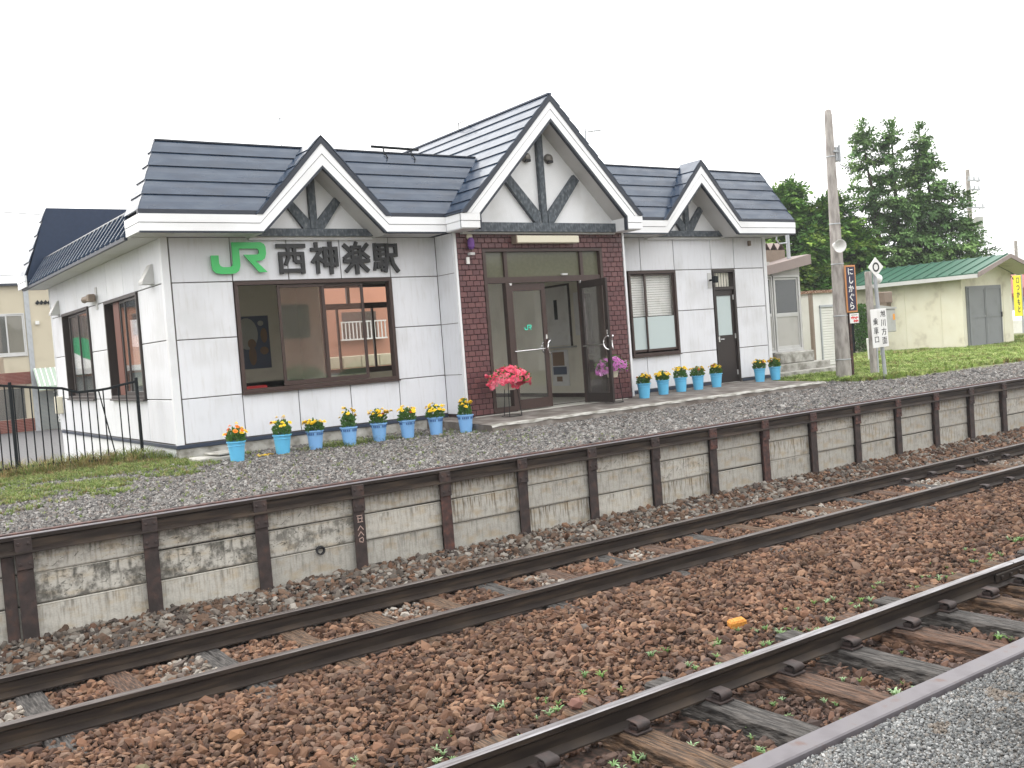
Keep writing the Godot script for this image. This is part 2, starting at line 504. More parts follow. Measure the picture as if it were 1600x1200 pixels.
	mat("stone_beige", Color(0.46, 0.41, 0.30), 0.9, {"tex": grime, "scale": 0.8})
	mat("shutter_grey", Color(0.22, 0.24, 0.235), 0.6, {"tex": grime, "scale": 0.4})
	mat("awning", Color(0.36, 0.45, 0.37), 0.7)
	mat("yellow_banner", Color(0.85, 0.74, 0.02), 0.6)
	mat("tile_red_roof", Color(0.24, 0.07, 0.06), 0.7)
	mat("pale_siding", Color(0.62, 0.62, 0.60), 0.7, {"tex": grime, "scale": 0.3})
	mat("dark_void", Color(0.02, 0.02, 0.022), 0.8)
	mat("hill", W, 0.95, {"tex": ntex(74, 0.02, 4, [Color(0.02, 0.04, 0.02), Color(0.05, 0.075, 0.03)], [0.2, 0.8]), "scale": 0.02})
	mat("poster_blue", Color(0.085, 0.105, 0.16), 0.6)
	mat("poster_brown", Color(0.24, 0.15, 0.09), 0.6)
	mat("sign_green", Color(0.02, 0.30, 0.12), 0.5)
	mat("sign_blue", Color(0.03, 0.20, 0.62), 0.5)
	mat("purple_cloth", Color(0.14, 0.05, 0.24), 0.7)
	mat("orange_stone", W, 0.85, {"tex": ntex(75, 0.03, 4, [Color(0.35, 0.12, 0.02), Color(0.55, 0.26, 0.04)], [0.2, 0.8]), "scale": 3.0})


# ------------------------------------------------------------------ ground, platform, tracks
func sheet(called: String, x0: float, x1: float, z0: float, z1: float, y: float, m: Material, dx := 2.0, dz := 2.0, rough := 0.0, sd := 1) -> void:
	var f := FastNoiseLite.new()
	f.seed = sd
	f.frequency = 0.35
	var st := new_st()
	st.set_smooth_group(1)
	var nx := maxi(1, int(ceil((x1 - x0) / dx)))
	var nz := maxi(1, int(ceil((z1 - z0) / dz)))
	for i in nx:
		for j in nz:
			var p := []
			for k in [[0, 1], [1, 1], [1, 0], [0, 0]]:
				var x := lerpf(x0, x1, float(i + k[0]) / nx)
				var z := lerpf(z0, z1, float(j + k[1]) / nz)
				p.append(Vector3(x, y + rough * f.get_noise_2d(x, z), z))
			quad(st, p[0], p[1], p[2], p[3], Vector3.UP)
	struct(called, st, m)


func bed_y(z: float) -> float:
	if z < 5.75:
		return lerpf(-0.90, -1.03, clampf((z - 4.95) / 0.75, 0.0, 1.0))
	if z < 7.2:
		return -1.065
	if z < 9.3:
		return lerpf(-1.045, -1.10, clampf((z - 8.0) / 1.2, 0.0, 1.0)) + 0.02 * sin((z - 7.2) * 1.6)
	return -1.135


func setting() -> void:
	# far ground to the horizon
	sheet("ground", -1500, 1500, -1500, 1500, -1.45, M.soil, 500, 500)
	# the trackbed under the ballast
	var st := new_st()
	var zs := [4.88, 5.2, 5.75, 6.0, 7.2, 7.6, 8.4, 9.25, 9.4, 11.72]
	for i in zs.size() - 1:
		var a: float = zs[i]
		var b: float = zs[i + 1]
		quad(st, Vector3(-30, bed_y(b) - 0.035, b), Vector3(90, bed_y(b) - 0.035, b), Vector3(90, bed_y(a) - 0.035, a), Vector3(-30, bed_y(a) - 0.035, a), Vector3.UP)
	struct("trackbed", st, M.ballast_bed)
	# station platform, a filled terrace with a gravel top
	st = new_st()
	bx(st, -30, 90, -1.4, -0.012, -1.75, 4.80)
	struct("platform", st, M.gravel_bed)
	# the slope down to the street on the left
	st = new_st()
	quad(st, Vector3(-30, -0.95, -5.5), Vector3(0.0, -0.95, -5.5), Vector3(0.0, -0.02, -1.7), Vector3(-30, -0.02, -1.7), Vector3.UP)
	struct("embankment", st, M.soil)
	sheet("street", -60, 60, -46, -5.4, -0.95, M.asphalt, 20, 20)
	sheet("lawn", 12.7, 130, -30, 2.6, 0.0, M.soil, 2.0, 1.5, 0.05, 5)
	# platform on this side of the tracks
	st = new_st()
	bx(st, -30, 90, -1.4, -0.285, 11.80, 15.5)
	struct("platform", st, M.gravel_bed)
	sheet("meadow", -120, 160, 15.4, 120, -0.35, M.soil, 8, 8, 0.2, 9)
	# low wooded hill on the horizon to the right
	st = new_st()
	st.set_smooth_group(1)
	var hx := 40.0
	var f := FastNoiseLite.new()
	f.seed = 3
	f.frequency = 0.006
	for i in 40:
		var p := []
		for k in 2:
			var x := 60.0 + (i + k) * hx
			var h := 9.0 + 9.0 * f.get_noise_1d(x) + 10.0 * sin(clampf((i + k) / 40.0, 0, 1) * PI)
			p.append([Vector3(x, -1.5, -380), Vector3(x, h, -460), Vector3(x, h * 0.9, -620)])
		for j in 2:
			quad(st, p[0][j], p[1][j], p[1][j + 1], p[0][j + 1], Vector3(0, 1, 1))
	struct("hills", st, M.hill)


func rail(called: String, z: float, y_top: float, x0: float, x1: float, top: Material, parent: Node) -> Node:
	# an old rail: head, web and foot in one section; the running surface is a sub-part
	var sec := [Vector2(-0.0325, -0.004), Vector2(-0.0325, -0.034), Vector2(-0.009, -0.050), Vector2(-0.008, -0.118), Vector2(-0.063, -0.143), Vector2(-0.0635, -0.153), Vector2(0.0635, -0.153), Vector2(0.063, -0.143), Vector2(0.008, -0.118), Vector2(0.009, -0.050), Vector2(0.0325, -0.034), Vector2(0.0325, -0.004)]
	var xf := Transform3D(Basis(Vector3(0, 0, 1), Vector3(0, 1, 0), Vector3(-1, 0, 0)), Vector3(0, y_top, z))
	var st := new_st()
	prism(st, sec, -x1, -x0, xf)
	var o := obj(called, st, M.rail_side, parent)
	st = new_st()
	var cap := [Vector2(-0.0325, -0.004), Vector2(-0.026, 0.002), Vector2(0.026, 0.002), Vector2(0.0325, -0.004)]
	prism(st, cap, -x1, -x0, xf)
	obj("running_surface", st, top, o)
	return o


func fishplate(x: float, z: float, y_top: float, parent: Node) -> void:
	var st := new_st()
	for s in [-1.0, 1.0]:
		box(st, Vector3(x, y_top - 0.083, z + s * 0.022), Vector3(0.56, 0.075, 0.022), 0.006)
		for k in 4:
			box(st, Vector3(x - 0.21 + 0.14 * k, y_top - 0.083, z + s * 0.042), Vector3(0.032, 0.032, 0.02), 0.004)
	box(st, Vector3(x, y_top - 0.0, z), Vector3(0.006, 0.006, 0.064), 0.0)
	obj("fishplate", st, M.rail_side, parent)


func sleeper_mesh(sd: int) -> Mesh:
	var r := RandomNumberGenerator.new()
	r.seed = sd
	var st := new_st()
	var n := 10
	var h := 0.14
	# a worn timber: top and edges wander, and a split runs along it
	for i in n:
		for k in 1:
			pass
	var pr := []
	for i in n + 1:
		var z := -1.05 + 2.1 * i / n
		var w := 0.10 + r.randf_range(-0.006, 0.004)
		var e := r.randf_range(0.008, 0.02)
		var t := r.randf_range(-0.006, 0.0)
		pr.append([Vector3(-w, -h, z), Vector3(-w, t - e, z), Vector3(-w + e, t, z), Vector3(-0.012, t, z), Vector3(r.randf_range(-0.006, 0.0), t - 0.012, z), Vector3(0.010, t, z), Vector3(w - e, t, z), Vector3(w, t - e, z), Vector3(w, -h, z)])
	for i in n:
		for k in 8:
			var a: Vector3 = pr[i][k]
			var b: Vector3 = pr[i][k + 1]
			quad(st, a, b, pr[i + 1][k + 1], pr[i + 1][k], Vector3((a.x + b.x), 0.25, 0))
	for e2 in [0, n]:
		for k in 7:
			tri(st, pr[e2][0], pr[e2][k + 1], pr[e2][k + 2], Vector3(0, 0, -1 if e2 == 0 else 1))
	st.generate_normals()
	return st.commit()


func clip_mesh() -> Mesh:
	# base plate, bolt and the curled leaf spring that holds the rail foot
	var st := new_st()
	box(st, Vector3(0, 0.008, 0.10), Vector3(0.13, 0.016, 0.14), 0.004)
	box(st, Vector3(0, 0.030, 0.105), Vector3(0.075, 0.03, 0.075), 0.006)
	box(st, Vector3(0, 0.056, 0.105), Vector3(0.036, 0.03, 0.036), 0.008)
	st.set_smooth_group(1)
	var a := []
	for i in 9:
		var t := -0.5 * PI + PI * i / 8.0
		a.append(Vector2(0.145 + 0.026 * cos(t), 0.045 + 0.026 * sin(t)))
	a.append(Vector2(0.07, 0.074))
	for i in a.size() - 1:
		var p: Vector2 = a[i]
		var q: Vector2 = a[i + 1]
		quad(st, Vector3(-0.05, p.y, p.x), Vector3(0.05, p.y, p.x), Vector3(0.05, q.y, q.x), Vector3(-0.05, q.y, q.x), Vector3(0, p.y + q.y - 0.09, p.x + q.x - 0.29))
		quad(st, Vector3(-0.05, p.y - 0.006, p.x - 0.004), Vector3(0.05, p.y - 0.006, p.x - 0.004), Vector3(0.05, q.y - 0.006, q.x - 0.004), Vector3(-0.05, q.y - 0.006, q.x - 0.004), Vector3(0, -(p.y + q.y - 0.09), -(p.x + q.x - 0.29)))
	st.set_smooth_group(-1)
	st.generate_normals()
	return st.commit()


func tracks() -> void:
	var r := RandomNumberGenerator.new()
	r.seed = 77
	var sl := [sleeper_mesh(1), sleeper_mesh(2), sleeper_mesh(3)]
	var clip := clip_mesh()
	for k in 2:
		var z0: float = [5.926, 9.627][k]
		var t := thing("railway_track", ["rusty railway track along the foot of the concrete platform wall", "nearest railway track, its sleepers standing proud of the stones, below the near platform edge"][k], "railway track", Vector3.ZERO, "railway tracks")
		for j in 2:
			var z := z0 + 1.132 * j
			rail("rail", z, -0.885, -14.0, 44.0, [M.rail_top_dull, M.rail_top][k], t)
		for f in ([[10.2, 0], [11.9, 1]] if k == 0 else [[4.05, 0], [4.05, 1]]):
			fishplate(f[0], z0 + 1.132 * f[1], -0.885, t)
		var n := 0
		for x in sleeper_x[k]:
			var s := mi("sleeper", sl[n % 3], M["sleeper_%d" % [0, 1, 2, 0, 2, 1, 0, 1][(n * 3 + k) % 8]], t)
			s.position = Vector3(x, -1.040, z0 + 0.566 + r.randf_range(-0.03, 0.03))
			s.rotation.y = r.randf_range(-0.012, 0.012)
			if x < 14.0:
				for j in 2:
					for sd in ([-1.0, 1.0] if k == 1 or x > 7.4 else []):
						var c := mi("rail_clip", clip, M.rust, s)
						c.position = Vector3(0, 0.0, -0.566 + 1.132 * j - r.randf_range(-0.004, 0.004))
						if sd < 0.0:
							c.rotation.y = PI
			n += 1
	# ballast
	var rock := rock_mesh(5)
	var pal_brown := [Color(0.118, 0.061, 0.037), Color(0.145, 0.080, 0.049), Color(0.092, 0.050, 0.033), Color(0.172, 0.102, 0.065), Color(0.068, 0.039, 0.028), Color(0.128, 0.083, 0.060)]
	var pal_grey := [Color(0.150, 0.132, 0.112), Color(0.108, 0.091, 0.077), Color(0.098, 0.063, 0.044), Color(0.205, 0.187, 0.165), Color(0.066, 0.053, 0.046), Color(0.115, 0.073, 0.050)]
	var pal_dark := [Color(0.102, 0.057, 0.040), Color(0.075, 0.046, 0.035), Color(0.120, 0.080, 0.064), Color(0.064, 0.044, 0.038), Color(0.135, 0.076, 0.048)]
	var patch := [[-1.92, 0.42], [0.10, 0.42], [1.62, 0.36], [2.9, 0.35], [5.9, 0.7], [8.3, 0.8], [10.6, 1.2], [-3.1, 0.35]]
	var xf_b := []
	var col_b := PackedColorArray()
	var xf_g := []
	var col_g := PackedColorArray()
	var bed_noise := FastNoiseLite.new()
	bed_noise.seed = 14
	bed_noise.frequency = 1.3
	var z := 4.90
	while z < 11.66:
		var x := -7.0
		var far_z := z < 5.9
		while x < 19.0:
			var close := clampf((x + 2.0) / 14.0, 0.0, 1.0)
			var step := lerpf(0.028, 0.044, close) * (0.92 if z > 9.0 else 1.0)
			x += step
			if x > 13.0 and r.randf() < 0.3:
				continue
			var px := x + r.randf_range(-0.5, 0.5) * step
			var pz := z + r.randf_range(-0.5, 0.5) * 0.038
			var size := (0.0195 if z > 5.9 else 0.025) * exp(r.randfn(0.0, 0.38))
			size = minf(size, 0.052)
			# keep the sleepers in sight where the photograph shows them
			var keep := true
			var inside_far := pz > 5.99 and pz < 7.0
			var under := inside_far or pz > 7.11 and pz < 7.36 or pz > 9.30
			if under:
				for s in sleeper_x[0 if pz < 8.5 else 1]:
					if absf(px - s) < 0.085 + 0.03 * (1.0 if pz > 9.3 else 0.0):
						keep = r.randf() < (0.03 if inside_far else 0.02 if pz > 9.6 else 0.35)
						break
			if absf(pz - 5.926) < 0.078 or absf(pz - 7.058) < 0.078 or absf(pz - 9.627) < 0.078:
				keep = keep and r.randf() < 0.06
			if not keep:
				continue
			var y := bed_y(pz) + r.randf_range(-0.026, 0.014) + 0.012 * bed_noise.get_noise_2d(px, pz)
			if pz > 9.3 and r.randf() < 0.4:
				size *= 0.55
			var b := (rand_basis(r) if r.randf() < 0.45 else Basis.from_euler(Vector3(r.randfn(0, 0.4), r.randf() * TAU, r.randfn(0, 0.4)))).scaled_local(Vector3(size * r.randf_range(1.0, 1.6), size * r.randf_range(0.4, 0.75), size * r.randf_range(0.8, 1.2)))
			var grey := far_z and r.randf() < 0.93 - 0.45 * clampf((px - 3.0) / 8.0, 0.0, 1.0)
			if inside_far:
				for q in patch:
					if absf(px - q[0]) < q[1] * 0.5 and r.randf() < 0.8:
						grey = true
			if grey:
				xf_g.append(Transform3D(b, Vector3(px, y, pz)))
				col_g.append(tint(r, pal_grey, 0.3) * (1.45 if inside_far else 1.0))
			else:
				xf_b.append(Transform3D(b, Vector3(px, y, pz)))
				var dirt := 1.0 + 0.45 * bed_noise.get_noise_2d(px * 0.6 + 30.0, pz * 0.9)
				col_b.append(tint(r, pal_dark if pz > 8.8 + r.randf() * 0.7 else pal_brown, 0.3) * dirt)
		z += 0.038
	tag(mmesh("ballast", rock, M.ballast, xf_b, col_b), "brown crushed stone between and around the two tracks", "ballast")
	tag(mmesh("ballast", rock, M.ballast, xf_g, col_g), "pale grey crushed stone heaped along the foot of the platform wall", "ballast")
	# a painted stone and a few round cobbles among the ballast
	var st := new_st()
	box(st, Vector3.ZERO, Vector3(0.14, 0.07, 0.09), 0.014)
	var os := obj("orange_block", st, M.orange_stone)
	os.position = Vector3(1.623, -1.03, 8.746)
	os.rotation = Vector3(0.1, -0.35, 0.08)
	tag(os, "orange painted brick lying on the ballast between the tracks", "brick")
	var smooth_rock := rock_mesh(9, 0.12)
	var cobs := [[-2.15, 8.05, 0.065, "round ochre cobble on the ballast near the lower left corner"], [-2.75, 8.15, 0.055, "round olive cobble on the ballast at the lower left, left of the ochre one"], [-0.35, 9.18, 0.060, "rounded reddish cobble on the ballast beside the nearest rail"], [0.72, 7.95, 0.06, "flat dark grey stone on the brown ballast in the middle"]]
	for i in cobs.size():
		var q = cobs[i]
		var c := mi("cobble", smooth_rock, mat("cobble_%d" % i, [Color(0.22, 0.11, 0.05), Color(0.12, 0.10, 0.05), Color(0.17, 0.08, 0.06), Color(0.10, 0.085, 0.075)][i], 0.8), self)
		c.position = Vector3(q[0], -1.015, q[1])
		c.scale = Vector3(q[2], q[2] * 0.7, q[2] * 0.8)
		tag(c, q[3], "stone")
	# seedlings between the rails
	var xf := []
	var cols := PackedColorArray()
	for i in 300:
		var px := r.randf_range(-2.5, 7.0)
		var pz := r.randf_range(9.72, 11.5)
		if r.randf() < 0.35:
			pz = r.randf_range(8.75, 9.5)
		var s := r.randf_range(0.35, 0.9)
		for q in (r.randi() % 3 + 1):
			xf.append(Transform3D(Basis(Vector3.UP, r.randf() * TAU).scaled(Vector3.ONE * s), Vector3(px + r.randf_range(-0.08, 0.08), bed_y(pz) + 0.012, pz + r.randf_range(-0.06, 0.06))))
			cols.append(tint(r, [Color(0.20, 0.32, 0.14), Color(0.27, 0.38, 0.22), Color(0.14, 0.24, 0.07)], 0.25))
	tag(mmesh("seedling", tuft_mesh(31, 10, 0.068, 0.85, 0.010), M.grass, xf, cols), "small pale green weeds sprouting between the stones of the nearest track", "weeds")


var sleeper_x := [[], []]


func find_sleepers() -> void:
	var r := RandomNumberGenerator.new()
	r.seed = 76
	sleeper_x[0] = [-6.42, -5.75, -5.05, -4.4, -3.70, -3.0, -2.38, -1.66, -0.945, -0.24, 0.44, 1.08, 1.78, 2.55]
	sleeper_x[1] = [-5.1, -4.45, -3.75, -3.05, -2.4, -1.72, -1.03, -0.336, 0.345, 1.04, 1.71, 2.37, 2.93, 3.476, 3.98, 4.52]
	for k in 2:
		var x: float = sleeper_x[k][-1]
		while x < 26.0:
			x += r.randf_range(0.655, 0.70)
			sleeper_x[k].append(x)


# ------------------------------------------------------------------ the platform wall
func platform_wall() -> void:
	var t := thing("platform_wall", "concrete plank retaining wall of the platform, held by rusty posts made of old rail", "retaining wall")
	var r := RandomNumberGenerator.new()
	r.seed = 5
	# variants of stained plank: clean, streaked, mouldy
	var pale := Color(0.43, 0.413, 0.37)
	var dk := Color(0.045, 0.043, 0.035)
	var ru := Color(0.17, 0.115, 0.055)
	var mats := []
	var setup := [[1, 0.32, 0.25], [2, 0.42, 0.6], [3, 0.85, 0.2], [4, 1.0, 0.2], [5, 0.25, 0.15], [6, 0.42, 0.95], [7, 0.52, 0.45], [8, 0.36, 0.35]]
	for i in setup.size():
		var q = setup[i]
		mats.append(mat("plank_%d" % i, Color.WHITE, 0.88, {"tex": stain_tex(q[0] * 31, pale * (0.85 + 0.07 * (i % 4)), dk, ru, q[1], q[2]), "uv": true}))
	# which variant each plank of each bay wears, top plank first (bays from the left of the photograph)
	var wear := {-1: [4, 4, 0], 0: [6, 3, 7], 1: [2, 3, 7], 2: [6, 2, 4], 3: [1, 7, 0], 4: [5, 5, 4], 5: [1, 0, 5], 6: [6, 0, 7], 7: [0, 6, 5], 8: [0, 4, 4], 9: [0, 5, 0], 10: [6, 4, 4], 11: [6, 1, 0], 12: [0, 4, 0], 13: [1, 0, 1], 14: [1, 1, 4], 15: [0, 6, 4]}
	var rows := [[-0.349, -0.16], [-0.619, -0.357], [-0.93, -0.627]]
	for bay in range(-4, 28):
		var x0 := -2.792 + 1.034 * bay + 0.03
		var x1 := x0 + 1.034 - 0.06
		for k in 3:
			var st := new_st()
			var dz := r.randf_range(-0.012, 0.006)
			var dy := r.randf_range(-0.006, 0.006)
			box(st, Vector3.ZERO, Vector3(x1 - x0, rows[k][1] - rows[k][0], 0.05), 0.007)
			var v: int = wear[bay][k] if wear.has(bay) else r.randi() % 8
			var o := obj("concrete_plank", st, mats[v], t)
			o.position = Vector3((x0 + x1) / 2, (rows[k][0] + rows[k][1]) / 2 + dy, 4.845 + dz)
			o.rotation = Vector3(r.randf_range(-0.02, 0.02), 0, r.randf_range(-0.004, 0.004))
	# drain pipe end in one plank
	var st2 := new_st()
	lathe(st2, [Vector2(0.045, 0.0), Vector2(0.045, 0.05), Vector2(0.034, 0.05), Vector2(0.034, 0.002), Vector2(0, 0.002)], 14, Transform3D(Basis.from_euler(Vector3(PI / 2, 0, 0)), Vector3(-0.12, -0.63, 4.85)))
	obj("drain_pipe", st2, M.dark_void, t)
	# posts: foot of the rail to the front, web and head behind, a bolted splice plate at the top
	for p in range(-4, 29):
		var x := -2.792 + 1.034 * p
		st2 = new_st()
		bx(st2, -0.064, 0.064, -1.2, -0.03, 4.915, 4.930, 0.003)
		bx(st2, -0.009, 0.009, -1.2, -0.03, 4.82, 4.915)
		var o := obj("steel_post", st2, M.rust_red if p in [4, 9] else M.rust, t)
		o.position = Vector3(x, 0, r.randf_range(-0.004, 0.006))
		o.rotation = Vector3(0, 0, r.randf_range(-0.008, 0.008))
		st2 = new_st()
		box(st2, Vector3(0, -0.165, 4.940), Vector3(0.134, 0.27, 0.018), 0.004)
		for by in [-0.08, -0.25]:
			for bxx in [-0.04, 0.04]:
				box(st2, Vector3(bxx, by, 4.952), Vector3(0.024, 0.024, 0.014), 0.004)
		obj("splice_plate", st2, M.rust_red if p in [8, 9, 10, 11, 12, 13] else M.rust, o)
		if p == 0:
			var tw := part_box("steel_post", x - 0.17, x - 0.075, -1.2, -0.18, 4.86, 4.90, M.rust, t, 0.004)
	# white chalk marks on the fourth post
	st2 = new_st()
	var cx := -2.792 + 1.034 * 3
	for s in [[-0.03, -0.345, 0.025, -0.345], [-0.025, -0.375, 0.03, -0.375], [-0.02, -0.36, -0.02, -0.41], [0.025, -0.36, 0.02, -0.41], [-0.025, -0.41, 0.03, -0.41], [-0.03, -0.49, 0.0, -0.45], [0.0, -0.45, 0.03, -0.49], [-0.03, -0.55, 0.0, -0.51], [0.0, -0.51, 0.03, -0.55], [-0.02, -0.58, 0.015, -0.57], [-0.02, -0.58, -0.02, -0.61], [-0.02, -0.61, 0.015, -0.62], [0.02, -0.58, 0.02, -0.61]]:
		glyph(st2, [[0.008, s[0], s[1], s[2], s[3]]], 1.0, 1.0, 0.0012, Transform3D(Basis(), Vector3(cx, 0, 4.934)))
	obj("paint_mark", st2, mat("faded_paint", Color(0.42, 0.30, 0.26), 0.8), t)
	# coping: a rail along the edge with a flat lip behind it
	var rp := rail("edge_rail", 4.905, -0.008, -12.0, 30.0, M.edge_steel, t)
	part_box("edge_lip", -12.0, 30.0, -0.06, 0.004, 4.775, 4.845, M.rust_red, t, 0.004)
	var n := 0
	var x2 := -11.7
	while x2 < 29.0:
		part_box("edge_spacer", x2, x2 + 0.05, -0.05, -0.022, 4.846, 4.872, M.rust_red, t)
		x2 += 1.55
	# the edge of the near platform: a flat steel lip over a concrete wall
	var e := thing("platform_edging", "flat grey steel edging strip along the near gravel platform", "edging")
	part_box("steel_strip", -8.0, 16.0, -0.31, -0.262, 11.668, 11.768, M.edge_steel, e, 0.006)
	part_box("edge_wall", -8.0, 16.0, -1.4, -0.312, 11.69, 11.79, M.concrete, e)


func gravel() -> void:
	var r := RandomNumberGenerator.new()
	r.seed = 41
	var pal := [Color(0.135, 0.128, 0.122), Color(0.185, 0.178, 0.168), Color(0.098, 0.093, 0.09), Color(0.25, 0.24, 0.228), Color(0.068, 0.064, 0.063), Color(0.155, 0.132, 0.118)]
	var rock := rock_mesh(15)
	var xf := []
	var cols := PackedColorArray()
	for pass_n in 2:
		var z := 0.02
		while z < 4.755:
			var x := -5.5
			while x < 22.0:
				var far := clampf((x + 2.0) / 18.0 + (4.8 - z) * 0.03, 0.0, 1.0)
				var step := lerpf(0.026, 0.060, far)
				x += step
				var slab := z < 1.98 and z > 0.0 and x > 3.95 and x < 11.8
				if slab or z < 0.05 and x > 0.0 and x < 12.6:
					continue
				if x > 13.4 and z < 2.4 and x < 22.0:
					continue
				var size := lerpf(0.0112, 0.019, far) * exp(r.randfn(0.0, 0.35))
				var b := rand_basis(r).scaled_local(Vector3(size * 1.25, size * 0.7, size))
				xf.append(Transform3D(b, Vector3(x + r.randf_range(-0.5, 0.5) * step, -0.004 + r.randf_range(-0.006, 0.005), z + r.randf_range(-0.02, 0.02))))
				cols.append(tint(r, pal, 0.3))
			z += lerpf(0.045, 0.030, z / 4.8)
	tag(mmesh("gravel", rock, M.ballast, xf, cols), "fine dark grey gravel covering the station platform", "gravel")
	xf = []
	cols = PackedColorArray()
	var pal2 := [Color(0.135, 0.14, 0.14), Color(0.175, 0.18, 0.18), Color(0.10, 0.104, 0.104), Color(0.225, 0.225, 0.222), Color(0.078, 0.08, 0.083), Color(0.14, 0.13, 0.12)]
	var dustn := FastNoiseLite.new()
	dustn.seed = 51
	dustn.frequency = 1.1
	for i in 100000:
		var px := -2.6 + 5.6 * r.randf()
		var pz := 11.79 + 1.25 * pow(r.randf(), 1.3)
		var size := 0.0050 * exp(r.randfn(0.0, 0.3))
		xf.append(Transform3D(rand_basis(r).scaled_local(Vector3(size * 1.3, size * 0.75, size)), Vector3(px, -0.281 + r.randf_range(-0.004, 0.004), pz)))
		var dust := clampf(1.0 + 0.55 * dustn.get_noise_2d(px, pz * 1.4), 0.6, 1.35)
		var cc := tint(r, pal2, 0.3) * dust
		if dustn.get_noise_2d(px * 1.7 + 60.0, pz * 1.7) > 0.42:
			cc = cc.lerp(Color(0.16, 0.125, 0.095), 0.6)
		cols.append(cc)
	tag(mmesh("gravel", rock, M.ballast, xf, cols), "speckled grey gravel on the near platform in the lower right corner", "gravel")


# ------------------------------------------------------------------ the station building
func course(called: String, a0: Vector3, b0: Vector3, b1: Vector3, a1: Vector3, t: float, m: Material, parent: Node) -> MeshInstance3D:
	# one course of roofing: a wedge that is thick at its lower edge
	var n := (b0 - a0).cross(a1 - a0).normalized()
	if n.y < 0.0:
		n = -n
	var st := new_st()
	var o := n * t
	var ma := a0.lerp(a1, 0.52) + n * (t * 0.62 + 0.004)
	var mb := b0.lerp(b1, 0.52) + n * (t * 0.62 + 0.004)
	quad(st, a0 + o, b0 + o, mb, ma, n)
	quad(st, ma, mb, b1 + n * 0.003, a1 + n * 0.003, n)
	quad(st, a0, b0, b0 + o, a0 + o, (a0 - a1))
	quad(st, a0, a0 + o, a1 + n * 0.003, a1, a0 - b0)
	quad(st, b0, b0 + o, b1 + n * 0.003, b1, b0 - a0)
	quad(st, a0, b0, b1, a1, -n)
	return obj(called, st, m, parent)


func board(p: Array, z0: float, z1: float, called: String, m: Material, parent: Node) -> void:
	var st := new_st()
	prism(st, p, z0, z1)
	obj(called, st, m, parent)


# a fascia of two boards with a shadow line; p = outer start, outer end, inner end, inner start
func fascia(p: Array, z: float, parent: Node) -> void:
	var m0: Vector2 = (p[0] as Vector2).lerp(p[3], 0.49)
	var m1: Vector2 = (p[1] as Vector2).lerp(p[2], 0.49)
	var n0: Vector2 = (p[0] as Vector2).lerp(p[3], 0.525)
	var n1: Vector2 = (p[1] as Vector2).lerp(p[2], 0.525)
	board([p[0], p[1], m1, m0], z - 0.03, z, "fascia_board", M.fascia, parent)
	board([n0, n1, p[2], p[3]], z - 0.034, z - 0.008, "fascia_board", M.fascia, parent)
	var back := [p[0] as Vector2, p[1], p[2], p[3]]
	var st := new_st()
	prism(st, back, z - 0.05, z - 0.036)
	obj("fascia_backing", st, M.roof_edge, parent)


func wall_run(called: String, u0: float, u1: float, y0: float, y1: float, holes: Array, xf: Transform3D, th: float, m: Material, parent: Node) -> void:
	var st := new_st()
	var u := u0
	for h in holes:
		box(st, Vector3((u + h[0]) / 2, (y0 + y1) / 2, -th / 2), Vector3(h[0] - u, y1 - y0, th), 0.0, xf)
		if h[2] > y0:
			box(st, Vector3((h[0] + h[1]) / 2, (y0 + h[2]) / 2, -th / 2), Vector3(h[1] - h[0], h[2] - y0, th), 0.0, xf)
		box(st, Vector3((h[0] + h[1]) / 2, (h[3] + y1) / 2, -th / 2), Vector3(h[1] - h[0], y1 - h[3], th), 0.0, xf)
		u = h[1]
	box(st, Vector3((u + u1) / 2, (y0 + y1) / 2, -th / 2), Vector3(u1 - u, y1 - y0, th), 0.0, xf)
	obj(called, st, m, parent)


func panel(u0: float, u1: float, y0: float, y1: float, xf: Transform3D, parent: Node) -> void:
	var st := new_st()
	box(st, Vector3((u0 + u1) / 2, (y0 + y1) / 2, -0.008), Vector3(u1 - u0 - 0.014, y1 - y0 - 0.014, 0.024), 0.005, xf)
	obj("wall_panel", st, M["wall_panel_%d" % (rng.randi() % 3)], parent)


